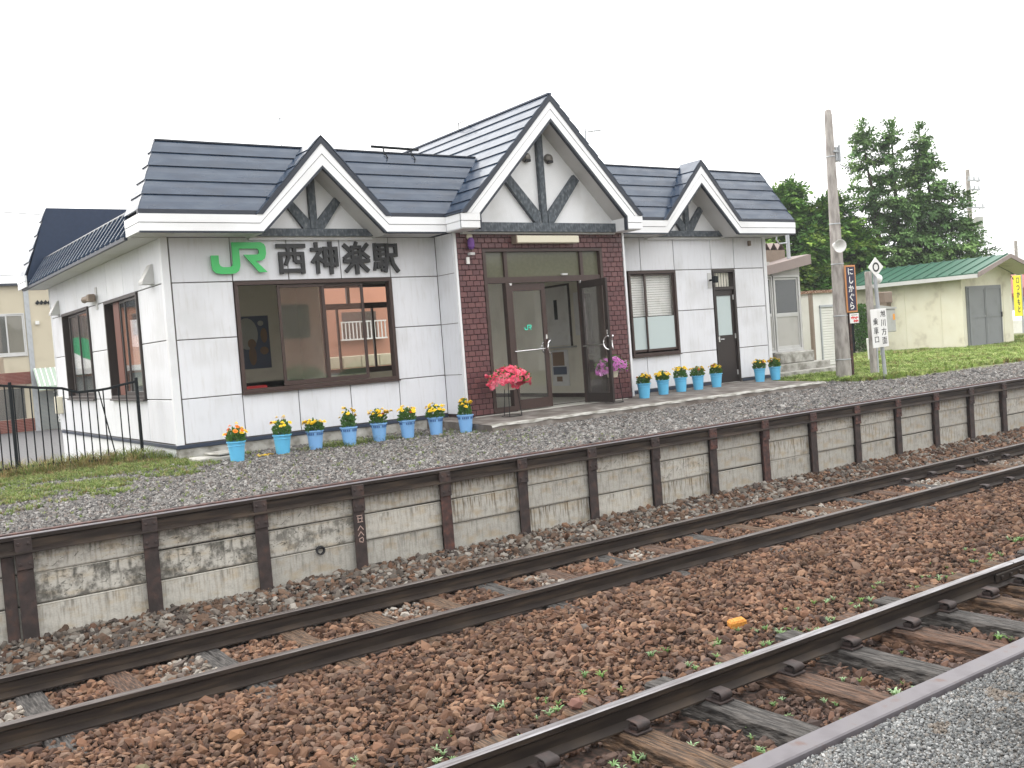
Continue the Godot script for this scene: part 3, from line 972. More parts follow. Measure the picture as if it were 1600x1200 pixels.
# a window: frame (the part), sashes and panes (sub-parts); local x right, y up, z outward, origin at the lower left of the opening
func window(called: String, xf: Transform3D, w: float, h: float, sashes: Array, parent: Node, fm: Material, fw := 0.06, depth := 0.10) -> MeshInstance3D:
	var st := new_st()
	for q in [[0.0, w, 0.0, fw], [0.0, w, h - fw, h], [0.0, fw, fw, h - fw], [w - fw, w, fw, h - fw]]:
		box(st, Vector3((q[0] + q[1]) / 2, (q[2] + q[3]) / 2, 0.035 - depth / 2), Vector3(q[1] - q[0], q[3] - q[2], depth), 0.004, xf)
	box(st, Vector3(w / 2, -0.012, 0.02), Vector3(w + 0.02, 0.022, 0.09), 0.004, xf)
	var o := obj(called, st, fm, parent)
	for s in sashes:
		# [x0, x1, y0, y1, z, glass, sash width]
		var sw: float = s[6]
		var s2 := new_st()
		for q in [[s[0], s[1], s[2], s[2] + sw * 1.5], [s[0], s[1], s[3] - sw, s[3]], [s[0], s[0] + sw, s[2] + sw * 1.5, s[3] - sw], [s[1] - sw, s[1], s[2] + sw * 1.5, s[3] - sw]]:
			box(s2, Vector3((q[0] + q[1]) / 2, (q[2] + q[3]) / 2, s[4]), Vector3(q[1] - q[0], q[3] - q[2], 0.03), 0.003, xf)
		obj("sash", s2, fm, o)
		if s[5] != null:
			s2 = new_st()
			box(s2, Vector3((s[0] + s[1]) / 2, (s[2] + sw * 1.5 + s[3] - sw) / 2, s[4]), Vector3(s[1] - s[0] - 2 * sw, s[3] - s[2] - 2.5 * sw, 0.005), 0.0, xf)
			obj("pane", s2, s[5], o)
			if s[5] == M.glass:
				s2 = new_st()
				box(s2, Vector3((s[0] + s[1]) / 2, (s[2] + sw * 1.5 + s[3] - sw) / 2, s[4] - 0.022), Vector3(s[1] - s[0] - 2 * sw, s[3] - s[2] - 2.5 * sw, 0.004), 0.0, xf)
				obj("pane", s2, s[5], o)
	return o


func flat(poly: Array, z: float) -> Array:
	var out := []
	for p in poly:
		out.append(Vector3(p.x, p.y, z))
	return out


func mansard_z(y: float) -> float:
	return 0.6 - (y - 3.37) * 0.43


const FR := [0.04, 0.247, 0.44, 0.64, 0.828, 1.0]


func mansard(parent: Node, lx: Callable, rx: Callable) -> void:
	# courses of the front slope between two boundaries that are given as x of height
	for k in 5:
		var y0: float = 3.37 + 1.07 * FR[k]
		var y1: float = 3.37 + 1.07 * FR[k + 1]
		course("roof_course", Vector3(lx.call(y0), y0, mansard_z(y0)), Vector3(rx.call(y0), y0, mansard_z(y0)), Vector3(rx.call(y1), y1, mansard_z(y1)), Vector3(lx.call(y1), y1, mansard_z(y1)), 0.022, M.roof_metal, parent)
	var st := new_st()
	bx(st, lx.call(3.37), rx.call(3.37), 3.365, 3.425, 0.52, 0.605)
	obj("roof_edge", st, M.roof_edge, parent)


func dormer(c: float, parent: Node) -> void:
	var ap := 4.54
	var hw := 1.07
	# roof slab
	var st := new_st()
	prism(st, [Vector2(c - hw, 3.37), Vector2(c, ap - 0.02), Vector2(c + hw, 3.37), Vector2(c + hw - 0.09, 3.37), Vector2(c, ap - 0.115), Vector2(c - hw + 0.09, 3.37)], 0.1, 0.632)
	obj("gable_roof", st, M.roof_edge, parent)
	for s in [-1.0, 1.0]:
		for k in 5:
			var t0 := k / 5.0
			var t1 := (k + 1) / 5.0
			var a0 := Vector3(c + s * hw * (1 - t0), lerpf(3.37, ap, t0), 0.634)
			var a1 := Vector3(c + s * hw * (1 - t1), lerpf(3.37, ap, t1), 0.634)
			var b0 := Vector3(a0.x, a0.y, 0.08)
			var b1 := Vector3(a1.x, a1.y, 0.08)
			course("roof_course", a0, b0, b1, a1, 0.018, M.roof_metal, parent)
	# boards along the gable
	fascia([Vector2(c - hw, 3.362), Vector2(c, 4.44), Vector2(c, 4.105), Vector2(c - 0.985, 3.135)], 0.62, parent)
	fascia([Vector2(c + hw, 3.362), Vector2(c, 4.44), Vector2(c, 4.105), Vector2(c + 0.985, 3.135)], 0.62, parent)
	for s in [-1.0, 1.0]:
		board([Vector2(c + s * 0.985, 3.135), Vector2(c, 4.105), Vector2(c, 4.06), Vector2(c + s * 0.955, 3.118)], 0.55, 0.612, "drip_edge", M.roof_edge, parent)
	# soffit under the gable roof, gable wall, half-timbering
	st = new_st()
	for s in [-1.0, 1.0]:
		st = new_st()
		prism(st, [Vector2(c + s * 1.0, 3.10), Vector2(c, 4.10), Vector2(c, 4.20), Vector2(c + s * 1.06, 3.15)], 0.0, 0.56)
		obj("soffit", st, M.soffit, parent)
	board([Vector2(c - 1.02, 3.08), Vector2(c + 1.02, 3.08), Vector2(c, 4.14)], 0.02, 0.09, "gable_wall", M.wall_trim, parent)
	board([Vector2(c - 1.0, 3.125), Vector2(c + 1.0, 3.125), Vector2(c + 0.9, 3.235), Vector2(c - 0.9, 3.235)], 0.095, 0.175, "tie_beam", M.timber, parent)
	board([Vector2(c - 0.055, 3.24), Vector2(c + 0.055, 3.24), Vector2(c + 0.055, 4.08), Vector2(c - 0.055, 4.08)], 0.092, 0.165, "king_post", M.timber, parent)
	for s in [-1.0, 1.0]:
		board([Vector2(c + s * 0.06, 3.24), Vector2(c + s * 0.06, 3.36), Vector2(c + s * 0.38, 3.715), Vector2(c + s * 0.465, 3.635), Vector2(c + s * 0.17, 3.24)], 0.09, 0.155, "brace", M.timber, parent)


func station() -> void:
	var t := thing("station_building", "white panelled station building with dark blue mansard roof and three gables", "station building")
	var I := Transform3D()
	var L := Transform3D(Basis(Vector3(0, 0, 1), Vector3(0, 1, 0), Vector3(-1, 0, 0)), Vector3.ZERO)  # left wall: local x runs along +z
	var R := Transform3D(Basis(Vector3(0, 0, -1), Vector3(0, 1, 0), Vector3(1, 0, 0)), Vector3(12.6, 0, 0))
	var B := Transform3D(Basis(Vector3(-1, 0, 0), Vector3(0, 1, 0), Vector3(0, 0, -1)), Vector3(0, 0, -8.0))
	# ---- structure: walls with openings
	var back := Transform3D(Basis(), Vector3(0, 0, -0.022))
	wall_run("wall", 0.025, 4.46, 0.0, 3.13, [[0.99, 3.575, 0.85, 2.48]], back, 0.14, M.wall_core, t)
	wall_run("wall", 8.05, 12.575, 0.0, 3.13, [[8.64, 9.885, 0.855, 2.478], [10.94, 11.60, 0.14, 2.465]], back, 0.14, M.wall_core, t)
	wall_run("wall", -8.0, -0.165, -1.2, 3.13, [[-6.85, -4.65, 0.85, 2.51], [-3.42, -1.38, 0.855, 2.49]], L * back, 0.14, M.wall_core, t)
	wall_run("wall", 0.165, 8.0, -1.2, 3.13, [], R * back, 0.14, M.wall_core, t)
	wall_run("wall", -12.5, -0.1, -1.2, 3.13, [[-8.05, -5.45, 0.85, 3.0], [-3.6, -1.2, 0.85, 2.5]], B * back, 0.14, M.wall_core, t)
	# foundation
	var st := new_st()
	part_box("foundation", 0.012, 4.46, -0.15, 0.155, -0.16, 0.004, M.concrete, t)
	part_box("foundation", 8.05, 12.588, -0.15, 0.155, -0.16, 0.004, M.concrete, t)
	part_box("foundation", 0.006, 0.02, -1.2, 0.152, -7.98, -0.16, M.wall_trim, t)
	# blue band at the foot of the walls
	part_box("base_trim", -0.022, 4.44, 0.150, 0.203, 0.004, 0.024, M.trim_blue, t, 0.003)
	part_box("base_trim", 8.1, 10.9, 0.150, 0.203, 0.004, 0.024, M.trim_blue, t, 0.003)
	part_box("base_trim", 11.63, 12.62, 0.150, 0.203, 0.004, 0.024, M.trim_blue, t, 0.003)
	part_box("base_trim", -0.022, -0.002, 0.150, 0.203, -7.9, 0.003, M.trim_blue, t, 0.003)
	# ---- cladding panels
	var row := [0.21, 0.845, 1.68, 2.485, 3.125]
	var cl := [0.105, 0.985, 1.85, 2.715, 3.577, 4.45]
	for i in 5:
		for k in 4:
			if i in [1, 2, 3] and k in [1, 2]:
				continue
			panel(cl[i], cl[i + 1], row[k], row[k + 1], I, t)
	var cr := [8.10, 9.0, 9.887, 10.93, 11.61, 12.50]
	for i in 5:
		for k in 4:
			if k < 3 and i == 3 or i in [0, 1] and k in [1, 2]:
				continue
			panel(cr[i], cr[i + 1], row[k], row[k + 1], I, t)
	var rs := [0.21, 0.85, 1.69, 2.49, 3.125]
	var up := [-7.93, -7.2, -6.57, -5.49, -4.45, -3.22, -2.17, -1.15, -0.105]
	for i in 8:
		panel(up[i], up[i + 1], rs[3], rs[4], L, t)
	for q in [[-7.93, -6.86], [-4.64, -3.43], [-1.37, -0.105]]:
		panel(q[0], q[1], rs[1], rs[2], L, t)
		panel(q[0], q[1], rs[2], rs[3], L, t)
	var lo := [-7.93, -6.86, -5.75, -4.64, -3.43, -2.4, -1.37, -0.105]
	for i in 7:
		panel(lo[i], lo[i + 1], rs[0], rs[1], L, t)
	part_box("corner_post", -0.012, 0.09, 0.20, 3.128, -0.09, 0.012, M.wall_trim, t, 0.006)
	part_box("corner_post", 12.515, 12.612, 0.20, 3.128, -0.09, 0.012, M.wall_trim, t, 0.006)
	part_box("corner_post", -0.012, 0.05, 0.20, 3.128, -8.0, -7.94, M.wall_trim, t, 0.006)
	# ---- porch of dark red brick
	st = new_st()
	bx(st, 4.462, 4.98, 0.0, 3.13, -0.1, 0.566)
	bx(st, 7.55, 8.045, 0.0, 3.13, -0.1, 0.566)
	bx(st, 4.98, 7.55, 2.86, 3.13, 0.36, 0.566)
	obj("porch_wall", st, M.mortar, t)
	var meshes := []
	var spots := []
	for y in 34:
		var y0 := 0.162 + 0.0876 * y
		var spans := [[4.50, 4.985], [7.545, 8.045]]
		if y0 > 2.80:
			spans = [[4.50, 8.045]]
		for s in spans:
			var x: float = s[0] - (0.068 if y % 2 else 0.0)
			while x < s[1] - 0.02:
				var a := maxf(x, s[0])
				var b := minf(x + 0.136, s[1])
				if b - a > 0.025:
					spots.append([a, b, y0])
				x += 0.136
	spots.sort_custom(func(p, q): return Vector2(p[0] + 4.1, 12).length() + 0.02 * p[2] < Vector2(q[0] + 4.1, 12).length() + 0.02 * q[2])
	var shared := {}
	var rest := new_st()
	for i in spots.size():
		var s = spots[i]
		var wdt: float = snappedf(s[1] - s[0] - 0.010, 0.001)
		var p := Vector3((s[0] + s[1]) / 2, s[2] + 0.039, 0.570 + rng.randf_range(-0.003, 0.002))
		if i < 300:
			if not shared.has(wdt):
				var ss := new_st()
				box(ss, Vector3.ZERO, Vector3(wdt, 0.078, 0.024), 0.005)
				ss.generate_normals()
				shared[wdt] = ss.commit()
			var o := mi("brick", shared[wdt], M["brick_%d" % (rng.randi() % 3)], t)
			o.position = p
		else:
			box(rest, p, Vector3(wdt, 0.078, 0.024), 0.005)
	if spots.size() > 300:
		obj("brickwork", rest, M.brick_0, t).set_meta("kind", "stuff")
	part_box("corner_trim", 4.452, 4.494, 0.16, 3.13, 0.535, 0.588, M.wall_trim, t, 0.004)
	part_box("corner_trim", 8.048, 8.092, 0.16, 3.13, 0.535, 0.588, M.wall_trim, t, 0.004)
	part_box("porch_panel", 4.447, 4.460, 0.20, 3.125, 0.012, 0.533, M.wall_panel_0, t)
	for y in [0.845, 1.68, 2.485]:
		part_box("panel_joint", 4.444, 4.4465, y - 0.005, y + 0.005, 0.012, 0.533, M.wall_core, t)
	# ---- eaves, fascias and soffits
	for q in [[-0.40, 1.25, 3.126, 0.015, 0.588], [3.26, 4.33, 3.126, 0.015, 0.588], [8.09, 9.17, 3.126, 0.015, 0.588], [11.18, 12.83, 3.126, 0.015, 0.588], [-0.40, 0.0, 3.118, -8.3, 0.014], [12.6, 12.83, 3.118, -8.3, 0.014]]:
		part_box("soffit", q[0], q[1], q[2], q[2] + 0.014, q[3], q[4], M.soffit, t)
	for q in [[-0.43, 1.19, 1.275], [4.31, 3.33, 3.245], [8.10, 9.10, 9.185], [12.86, 11.24, 11.155]]:
		fascia([Vector2(q[0], 3.362), Vector2(q[1], 3.362), Vector2(q[2], 3.135), Vector2(q[0], 3.135)], 0.62, t)
		board([Vector2(q[0], 3.135), Vector2(q[2], 3.135), Vector2(q[2], 3.112), Vector2(q[0], 3.112)], 0.55, 0.612, "drip_edge", M.roof_edge, t)
	# returns at the two ends
	for e in [[-0.43, -1.0], [12.86, 1.0]]:
		part_box("fascia_board", e[0], e[0] - e[1] * 0.03, 3.255, 3.362, -0.12, 0.588, M.fascia, t)
		part_box("fascia_board", e[0] - e[1] * 0.006, e[0] - e[1] * 0.034, 3.135, 3.247, -0.12, 0.588, M.fascia, t)
	dormer(2.26, t)
	dormer(10.17, t)
	# ---- the mansard
	var porch_l := func(y: float) -> float: return 6.2 - (5.357 - y) * 0.955 + 0.04
	var porch_r := func(y: float) -> float: return 6.2 + (5.357 - y) * 0.955 - 0.04
	var hip_l := func(y: float) -> float: return -0.43 + 0.402 * (y - 3.37)
	var hip_r := func(y: float) -> float: return 12.86 - 0.42 * (y - 3.37)
	var d1l := func(y: float) -> float: return 2.26 - maxf(0.0, 1.065 * (1.0 - (y - 3.37) / 1.17))
	var d1r := func(y: float) -> float: return 2.26 + maxf(0.0, 1.065 * (1.0 - (y - 3.37) / 1.17))
	var d2l := func(y: float) -> float: return 10.17 - maxf(0.0, 1.065 * (1.0 - (y - 3.37) / 1.17))
	var d2r := func(y: float) -> float: return 10.17 + maxf(0.0, 1.065 * (1.0 - (y - 3.37) / 1.17))
	mansard(t, hip_l, d1l)
	mansard(t, d1r, porch_l)
	mansard(t, porch_r, d2l)
	mansard(t, d2r, hip_r)
	for e in [[hip_l, -1.0], [hip_r, 1.0]]:
		for k in 5:
			var y0: float = 3.37 + 1.07 * FR[k]
			var y1: float = 3.37 + 1.07 * FR[k + 1]
			var z0 = -0.12 + 0.2 * FR[k]
			var z1 = -0.12 + 0.2 * FR[k + 1]
			course("hip_course", Vector3(e[0].call(y0), y0, mansard_z(y0) + 0.02), Vector3(e[0].call(y0), y0, z0), Vector3(e[0].call(y1), y1, z1), Vector3(e[0].call(y1), y1, mansard_z(y1) + 0.02), 0.02, M.roof_metal, t)
	st = new_st()
	quad(st, Vector3(-0.43, 3.37, -0.12), Vector3(12.86, 3.37, -0.12), Vector3(12.41, 4.44, 0.08), Vector3(0.0, 4.44, 0.08), Vector3(0, 0, -1))
	quad(st, Vector3(0.0, 4.437, 0.08), Vector3(12.41, 4.437, 0.08), Vector3(12.41, 4.437, 0.14), Vector3(0.0, 4.437, 0.14), Vector3.UP)
	obj("mansard_back", st, M.roof_plain, t)
	part_box("ridge_cap", 0.0, 5.28, 4.438, 4.458, 0.06, 0.165, M.roof_edge, t)
	part_box("ridge_cap", 7.1, 12.41, 4.438, 4.458, 0.06, 0.165, M.roof_edge, t)
	part_box("flat_roof", -0.05, 12.6, 3.15, 3.25, -8.0, -0.1, M.roof_plain, t)
	# ribbed metal parapet along the left eave
	st = new_st()
	quad(st, Vector3(-0.43, 3.14, -8.2), Vector3(-0.43, 3.14, -0.14), Vector3(-0.10, 3.60, -0.14), Vector3(-0.10, 3.66, -8.2), Vector3(-1, 0.5, 0))
	quad(st, Vector3(-0.40, 3.14, -8.2), Vector3(-0.40, 3.14, -0.14), Vector3(-0.07, 3.60, -0.14), Vector3(-0.07, 3.66, -8.2), Vector3(1, -0.5, 0))
	obj("eave_sheet", st, M.roof_plain, t)
	for k in 26:
		var z := -0.25 - 0.31 * k
		st = new_st()
		var yt := lerpf(3.60, 3.66, -z / 8.2)
		var dirv := Vector3(0.33, yt - 3.14, 0)
		var q := Transform3D(Basis(dirv.normalized(), Vector3(-dirv.y, dirv.x, 0).normalized(), Vector3(0, 0, 1)), Vector3(-0.265, (3.14 + yt) / 2, z))
		box(st, Vector3(0, 0.022, 0), Vector3(dirv.length(), 0.045, 0.035), 0.006, q)
		obj("standing_seam", st, M.roof_metal, t)
	st = new_st()
	tube(st, [Vector3(-0.10, 3.62, -0.14), Vector3(-0.10, 3.68, -8.2)], 0.03, 6)
	obj("eave_cap", st, M.roof_edge, t)
	part_box("drip_edge", -0.45, -0.40, 3.10, 3.145, -8.3, -0.13, M.roof_edge, t)
	# rear mansard, seen from behind
	st = new_st()
	quad(st, Vector3(-0.47, 3.25, -7.62), Vector3(12.9, 3.25, -7.62), Vector3(12.4, 4.69, -7.5), Vector3(0.0, 4.69, -7.5), Vector3(0, 0, 1))
	quad(st, Vector3(0.0, 4.69, -7.5), Vector3(12.4, 4.69, -7.5), Vector3(12.4, 4.69, -7.6), Vector3(0.0, 4.69, -7.6), Vector3.UP)
	quad(st, Vector3(-0.47, 3.25, -8.45), Vector3(12.9, 3.25, -8.45), Vector3(12.4, 4.69, -7.6), Vector3(0.0, 4.69, -7.6), Vector3(0, 0, -1))
	quad(st, Vector3(12.9, 3.25, -8.45), Vector3(12.9, 3.25, -7.62), Vector3(12.4, 4.69, -7.5), Vector3(12.4, 4.69, -7.6), Vector3(1, 0, 0))
	obj("mansard", st, M.roof_plain, t)
	for k in 5:
		var f0 := k / 5.0
		var f1 := (k + 1) / 5.0
		course("hip_course", Vector3(lerpf(-0.47, 0.0, f0), lerpf(3.36, 4.69, f0), lerpf(-7.60, -7.49, f0)), Vector3(lerpf(-0.47, 0.0, f0), lerpf(3.36, 4.69, f0), lerpf(-8.45, -7.6, f0)), Vector3(lerpf(-0.47, 0.0, f1), lerpf(3.36, 4.69, f1), lerpf(-8.45, -7.6, f1)), Vector3(lerpf(-0.47, 0.0, f1), lerpf(3.36, 4.69, f1), lerpf(-7.60, -7.49, f1)), 0.022, M.roof_metal, t)
	part_box("fascia_board", -0.50, -0.46, 3.25, 3.36, -8.45, -7.60, M.fascia, t)
	part_box("fascia_board", -0.495, -0.46, 3.13, 3.243, -8.45, -7.60, M.fascia, t)
	# ---- porch gable
	var cx := 6.205
	for s in [-1.0, 1.0]:
		for k in 10:
			var t0 := k / 10.0
			var t1 := (k + 1) / 10.0
			course("roof_course", Vector3(cx + s * 1.9 * (1 - t0), lerpf(3.37, 5.345, t0), 1.112), Vector3(cx + s * 1.9 * (1 - t0), lerpf(3.37, 5.345, t0), -8.9), Vector3(cx + s * 1.9 * (1 - t1), lerpf(3.37, 5.345, t1), -8.9), Vector3(cx + s * 1.9 * (1 - t1), lerpf(3.37, 5.345, t1), 1.112), 0.022, M.roof_metal, t)
	st = new_st()
	prism(st, [Vector2(cx - 1.9, 3.37), Vector2(cx, 5.335), Vector2(cx + 1.9, 3.37), Vector2(cx + 1.80, 3.37), Vector2(cx, 5.235), Vector2(cx - 1.80, 3.37)], -8.9, 1.108)
	obj("gable_roof", st, M.roof_edge, t)
	part_box("ridge_cap", cx - 0.04, cx + 0.04, 5.340, 5.366, -8.9, 1.11, M.roof_plain, t)
	for s in [-1.0, 1.0]:
		fascia([Vector2(cx + s * 1.9, 3.366), Vector2(cx, 5.262), Vector2(cx, 4.955), Vector2(cx + s * 1.555, 3.366)], 1.094, t)
		fascia([Vector2(cx + s * 1.9, 3.362), Vector2(cx + s * 1.555, 3.362), Vector2(cx + s * 1.555, 3.14), Vector2(cx + s * 1.9, 3.14)], 1.094, t)
		board([Vector2(cx + s * 1.555, 3.366), Vector2(cx, 4.955), Vector2(cx, 4.90), Vector2(cx + s * 1.525, 3.34)], 1.02, 1.086, "drip_edge", M.roof_edge, t)
		board([Vector2(cx + s * 1.553, 3.366), Vector2(cx + s * 1.525, 3.366), Vector2(cx + s * 1.525, 3.12), Vector2(cx + s * 1.553, 3.12)], 1.02, 1.09, "drip_edge", M.roof_edge, t)
		st = new_st()
		prism(st, [Vector2(cx + s * 1.60, 3.30), Vector2(cx, 4.93), Vector2(cx, 5.02), Vector2(cx + s * 1.70, 3.30)], 0.58, 1.04)
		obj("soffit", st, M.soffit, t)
		# boxed end of the eave
		part_box("eave_box", cx + s * 1.56, cx + s * 1.88, 3.126, 3.36, 0.56, 1.045, M.fascia, t)
		part_box("fascia_board", cx + s * 1.9, cx + s * 1.872, 3.255, 3.362, 0.622, 1.058, M.fascia, t)
		part_box("fascia_board", cx + s * 1.894, cx + s * 1.866, 3.14, 3.247, 0.622, 1.058, M.fascia, t)
		part_box("roof_edge", cx + s * 1.905, cx + s * 1.84, 3.365, 3.42, 0.60, 1.10, M.roof_edge, t)
	board([Vector2(cx - 1.62, 3.10), Vector2(cx + 1.62, 3.10), Vector2(cx + 1.62, 3.28), Vector2(cx, 4.95), Vector2(cx - 1.62, 3.28)], 0.57, 0.665, "gable_wall", M.wall_trim, t)
	board([Vector2(cx - 1.56, 3.125), Vector2(cx + 1.56, 3.125), Vector2(cx + 1.56, 3.275), Vector2(cx - 1.56, 3.275)], 0.67, 0.755, "tie_beam", M.timber, t)
	board([Vector2(cx - 0.058, 3.28), Vector2(cx + 0.058, 3.28), Vector2(cx + 0.058, 4.86), Vector2(cx - 0.058, 4.86)], 0.667, 0.745, "king_post", M.timber, t)
	for s in [-1.0, 1.0]:
		board([Vector2(cx + s * 0.075, 3.28), Vector2(cx + s * 0.075, 3.44), Vector2(cx + s * 0.70, 4.11), Vector2(cx + s * 0.81, 4.01), Vector2(cx + s * 0.20, 3.28)], 0.665, 0.738, "brace", M.timber, t)
		# round louvred vents high in the gable
		st = new_st()
		var vx := Transform3D(Basis.from_euler(Vector3(PI / 2, 0, 0)), Vector3(cx - 0.03 + s * 0.235, 4.37, 0.665))
		lathe(st, [Vector2(0.085, 0.0), Vector2(0.085, 0.03), Vector2(0.072, 0.06), Vector2(0.045, 0.085), Vector2(0.0, 0.095)], 16, vx)
		var vent := obj("round_vent", st, M.vent_metal, t)
		part_box("vent_mouth", cx - 0.03 + s * 0.235 - 0.05, cx - 0.03 + s * 0.235 + 0.05, 4.295, 4.335, 0.70, 0.752, M.dark_void, vent)
	# ---- fluorescent lamp box over the entrance
	st = new_st()
	bx(st, 5.60, 6.93, 2.94, 3.065, 0.585, 0.73, 0.012)
	var lb := obj("entrance_lamp", st, M.planter, t)
	part_box("lamp_end", 5.585, 5.60, 2.935, 3.07, 0.585, 0.735, M.brown_box, lb)
	# small things left of the lamp: bell, purple cloth, bracket
	st = new_st()
	lathe(st, [Vector2(0.055, 0), Vector2(0.055, 0.02), Vector2(0.0, 0.03)], 12, Transform3D(Basis.from_euler(Vector3(PI / 2, 0, 0)), Vector3(4.75, 3.06, 0.583)))
	obj("bell", st, M.planter, t)
	st = new_st()
	lathe(st, [Vector2(0.03, 0.12), Vector2(0.055, 0.07), Vector2(0.055, -0.03), Vector2(0.03, -0.07), Vector2(0.0, -0.075)], 10, Transform3D(Basis(), Vector3(4.74, 2.92, 0.64)))
	obj("hanging_bag", st, M.purple_cloth, t)
	part_box("bracket", 4.70, 4.79, 2.76, 2.80, 0.583, 0.66, M.alu, t)
	part_box("switch_box", 4.66, 4.71, 2.62, 2.73, 0.583, 0.61, M.white_paint, t)
	# ---- windows and doors
	var G: Material = M.glass
	var w1 := window("window", Transform3D(Basis(), Vector3(0.99, 0.85, 0)), 2.585, 1.63, [[0.66, 1.42, 0.06, 1.57, -0.02, G, 0.045], [1.36, 2.10, 0.06, 1.57, -0.055, G, 0.045]], t, M.frame_brown, 0.055, 0.14)
	window("window", Transform3D(Basis(), Vector3(8.64, 0.855, 0)), 1.245, 1.623, [[0.05, 0.50, 0.08, 1.57, -0.045, null, 0.03], [0.42, 1.195, 0.08, 1.57, -0.015, null, 0.03]], t, M.frame_brown, 0.05, 0.14)
	for q in [[8.72, 9.11, -0.045], [9.09, 9.81, -0.015]]:
		part_box("pane", q[0], q[1], 0.98, 1.60, q[2] - 0.003, q[2] + 0.003, M.glass_frost, t)
		part_box("pane", q[0], q[1], 1.60, 2.40, q[2] - 0.003, q[2] + 0.003, M.glass, t)
	# blind behind the upper panes
	for k in 18:
		part_box("blind_slat", 8.68, 9.85, 1.62 + 0.046 * k, 1.66 + 0.046 * k, -0.115, -0.11, M.white_paint, t)
	window("window", L * Transform3D(Basis(), Vector3(-6.85, 0.85, 0)), 2.20, 1.66, [[0.30, 1.25, 0.06, 1.60, -0.05, G, 0.04], [1.2, 2.14, 0.06, 1.60, -0.02, G, 0.04]], t, M.frame_dark, 0.055, 0.14)
	window("window", L * Transform3D(Basis(), Vector3(-3.42, 0.855, 0)), 2.04, 1.635, [[0.74, 1.22, 0.06, 1.58, -0.05, G, 0.04], [1.16, 1.98, 0.06, 1.58, -0.02, G, 0.04]], t, M.frame_dark, 0.055, 0.14)
	part_box("window_jamb", 0.03, 0.12, 0.92, 2.44, -3.05, -2.70, M.frame_red, t)
	window("window", B * Transform3D(Basis(), Vector3(-8.05, 0.85, 0)), 2.6, 2.15, [[0.05, 0.75, 0.05, 1.62, -0.02, G, 0.05], [0.70, 1.7, 0.05, 1.62, -0.05, G, 0.05], [1.65, 2.0, 0.05, 1.62, -0.02, G, 0.05]], t, M.frame_brown, 0.06, 0.12)
	part_box("window_transom", 5.47, 8.03, 2.42, 2.56, -8.05, -7.98, M.frame_brown, t)
	part_box("window_mullion", 5.98, 6.08, 0.9, 2.95, -8.05, -7.97, M.frame_brown, t)
	part_box("window_mullion", 6.68, 6.76, 2.56, 2.95, -8.05, -7.97, M.frame_brown, t)
	window("window", B * Transform3D(Basis(), Vector3(-3.6, 0.85, 0)), 2.4, 1.65, [[0.05, 1.2, 0.05, 1.6, -0.02, G, 0.05], [1.15, 2.35, 0.05, 1.6, -0.05, G, 0.05]], t, M.frame_brown, 0.06, 0.12)
	# staff door on the right
	st = new_st()
	bx(st, 10.945, 11.0, 0.15, 2.46, -0.13, 0.012)
	bx(st, 11.545, 11.595, 0.15, 2.46, -0.13, 0.012)
	bx(st, 11.0, 11.545, 2.42, 2.46, -0.13, 0.012)
	bx(st, 11.0, 11.545, 2.06, 2.12, -0.13, 0.008)
	obj("door_frame", st, M.frame_dark, t)
	st = new_st()
	bx(st, 11.003, 11.542, 0.16, 1.13, -0.075, -0.035)
	bx(st, 11.003, 11.06, 1.13, 2.057, -0.075, -0.035)
	bx(st, 11.485, 11.542, 1.13, 2.057, -0.075, -0.035)
	bx(st, 11.06, 11.485, 1.94, 2.057, -0.075, -0.035)
	var dr := obj("door", st, M.frame_dark, t)
	part_box("pane", 11.06, 11.485, 1.13, 1.94, -0.058, -0.052, M.glass_frost, dr)
	part_box("kick_rail", 11.03, 11.515, 0.26, 1.02, -0.034, -0.028, M.frame_dark, dr)
	st = new_st()
	box(st, Vector3(11.045, 1.05, -0.02), Vector3(0.05, 0.12, 0.02), 0.004)
	tube(st, [Vector3(11.045, 1.05, -0.01), Vector3(11.045, 1.05, 0.03)], 0.012, 8)
	tube(st, [Vector3(11.045, 1.05, 0.03), Vector3(11.14, 1.05, 0.03)], 0.011, 8)
	obj("handle", st, M.chrome, dr)
	for y in [0.35, 1.1, 1.9]:
		part_box("hinge", 11.53, 11.56, y - 0.05, y + 0.05, -0.034, -0.012, M.alu, dr)
	part_box("pane", 11.0, 11.545, 2.12, 2.42, -0.06, -0.054, M.glass, t)
	for k in 7:
		part_box("blind_slat", 11.01 + 0.078 * k, 11.065 + 0.078 * k, 2.13, 2.41, -0.12, -0.112, M.interior_wall, t)
	# lamp left of the staff door
	part_box("lamp_plate", 10.79, 10.90, 2.10, 2.41, 0.006, 0.018, M.alu, t)
	st = new_st()
	tube(st, [Vector3(10.84, 2.26, 0.018), Vector3(10.84, 2.26, 0.16)], 0.02, 8)
	box(st, Vector3(10.80, 2.26, 0.20), Vector3(0.11, 0.13, 0.09), 0.012)
	obj("wall_lamp", st, M.iron_black, t)
	part_box("eave_sensor", 12.05, 12.10, 2.95, 3.05, 0.006, 0.06, M.brown_box, t)
	# ---- entrance: frame, sidelights, transom lights, doors
	st = new_st()
	bx(st, 4.985, 5.045, 0.15, 2.86, 0.40, 0.585)
	bx(st, 7.49, 7.545, 0.15, 2.86, 0.40, 0.585)
	bx(st, 5.045, 7.49, 2.815, 2.86, 0.40, 0.585)
	bx(st, 5.045, 7.49, 2.295, 2.395, 0.44, 0.56)
	bx(st, 5.425, 5.49, 0.15, 2.295, 0.445, 0.555)
	bx(st, 7.035, 7.10, 0.15, 2.295, 0.445, 0.555)
	bx(st, 5.425, 5.49, 2.395, 2.815, 0.447, 0.553)
	bx(st, 7.055, 7.12, 2.395, 2.815, 0.447, 0.553)
	bx(st, 5.045, 5.425, 0.15, 0.24, 0.447, 0.553)
	bx(st, 7.10, 7.49, 0.15, 0.24, 0.447, 0.553)
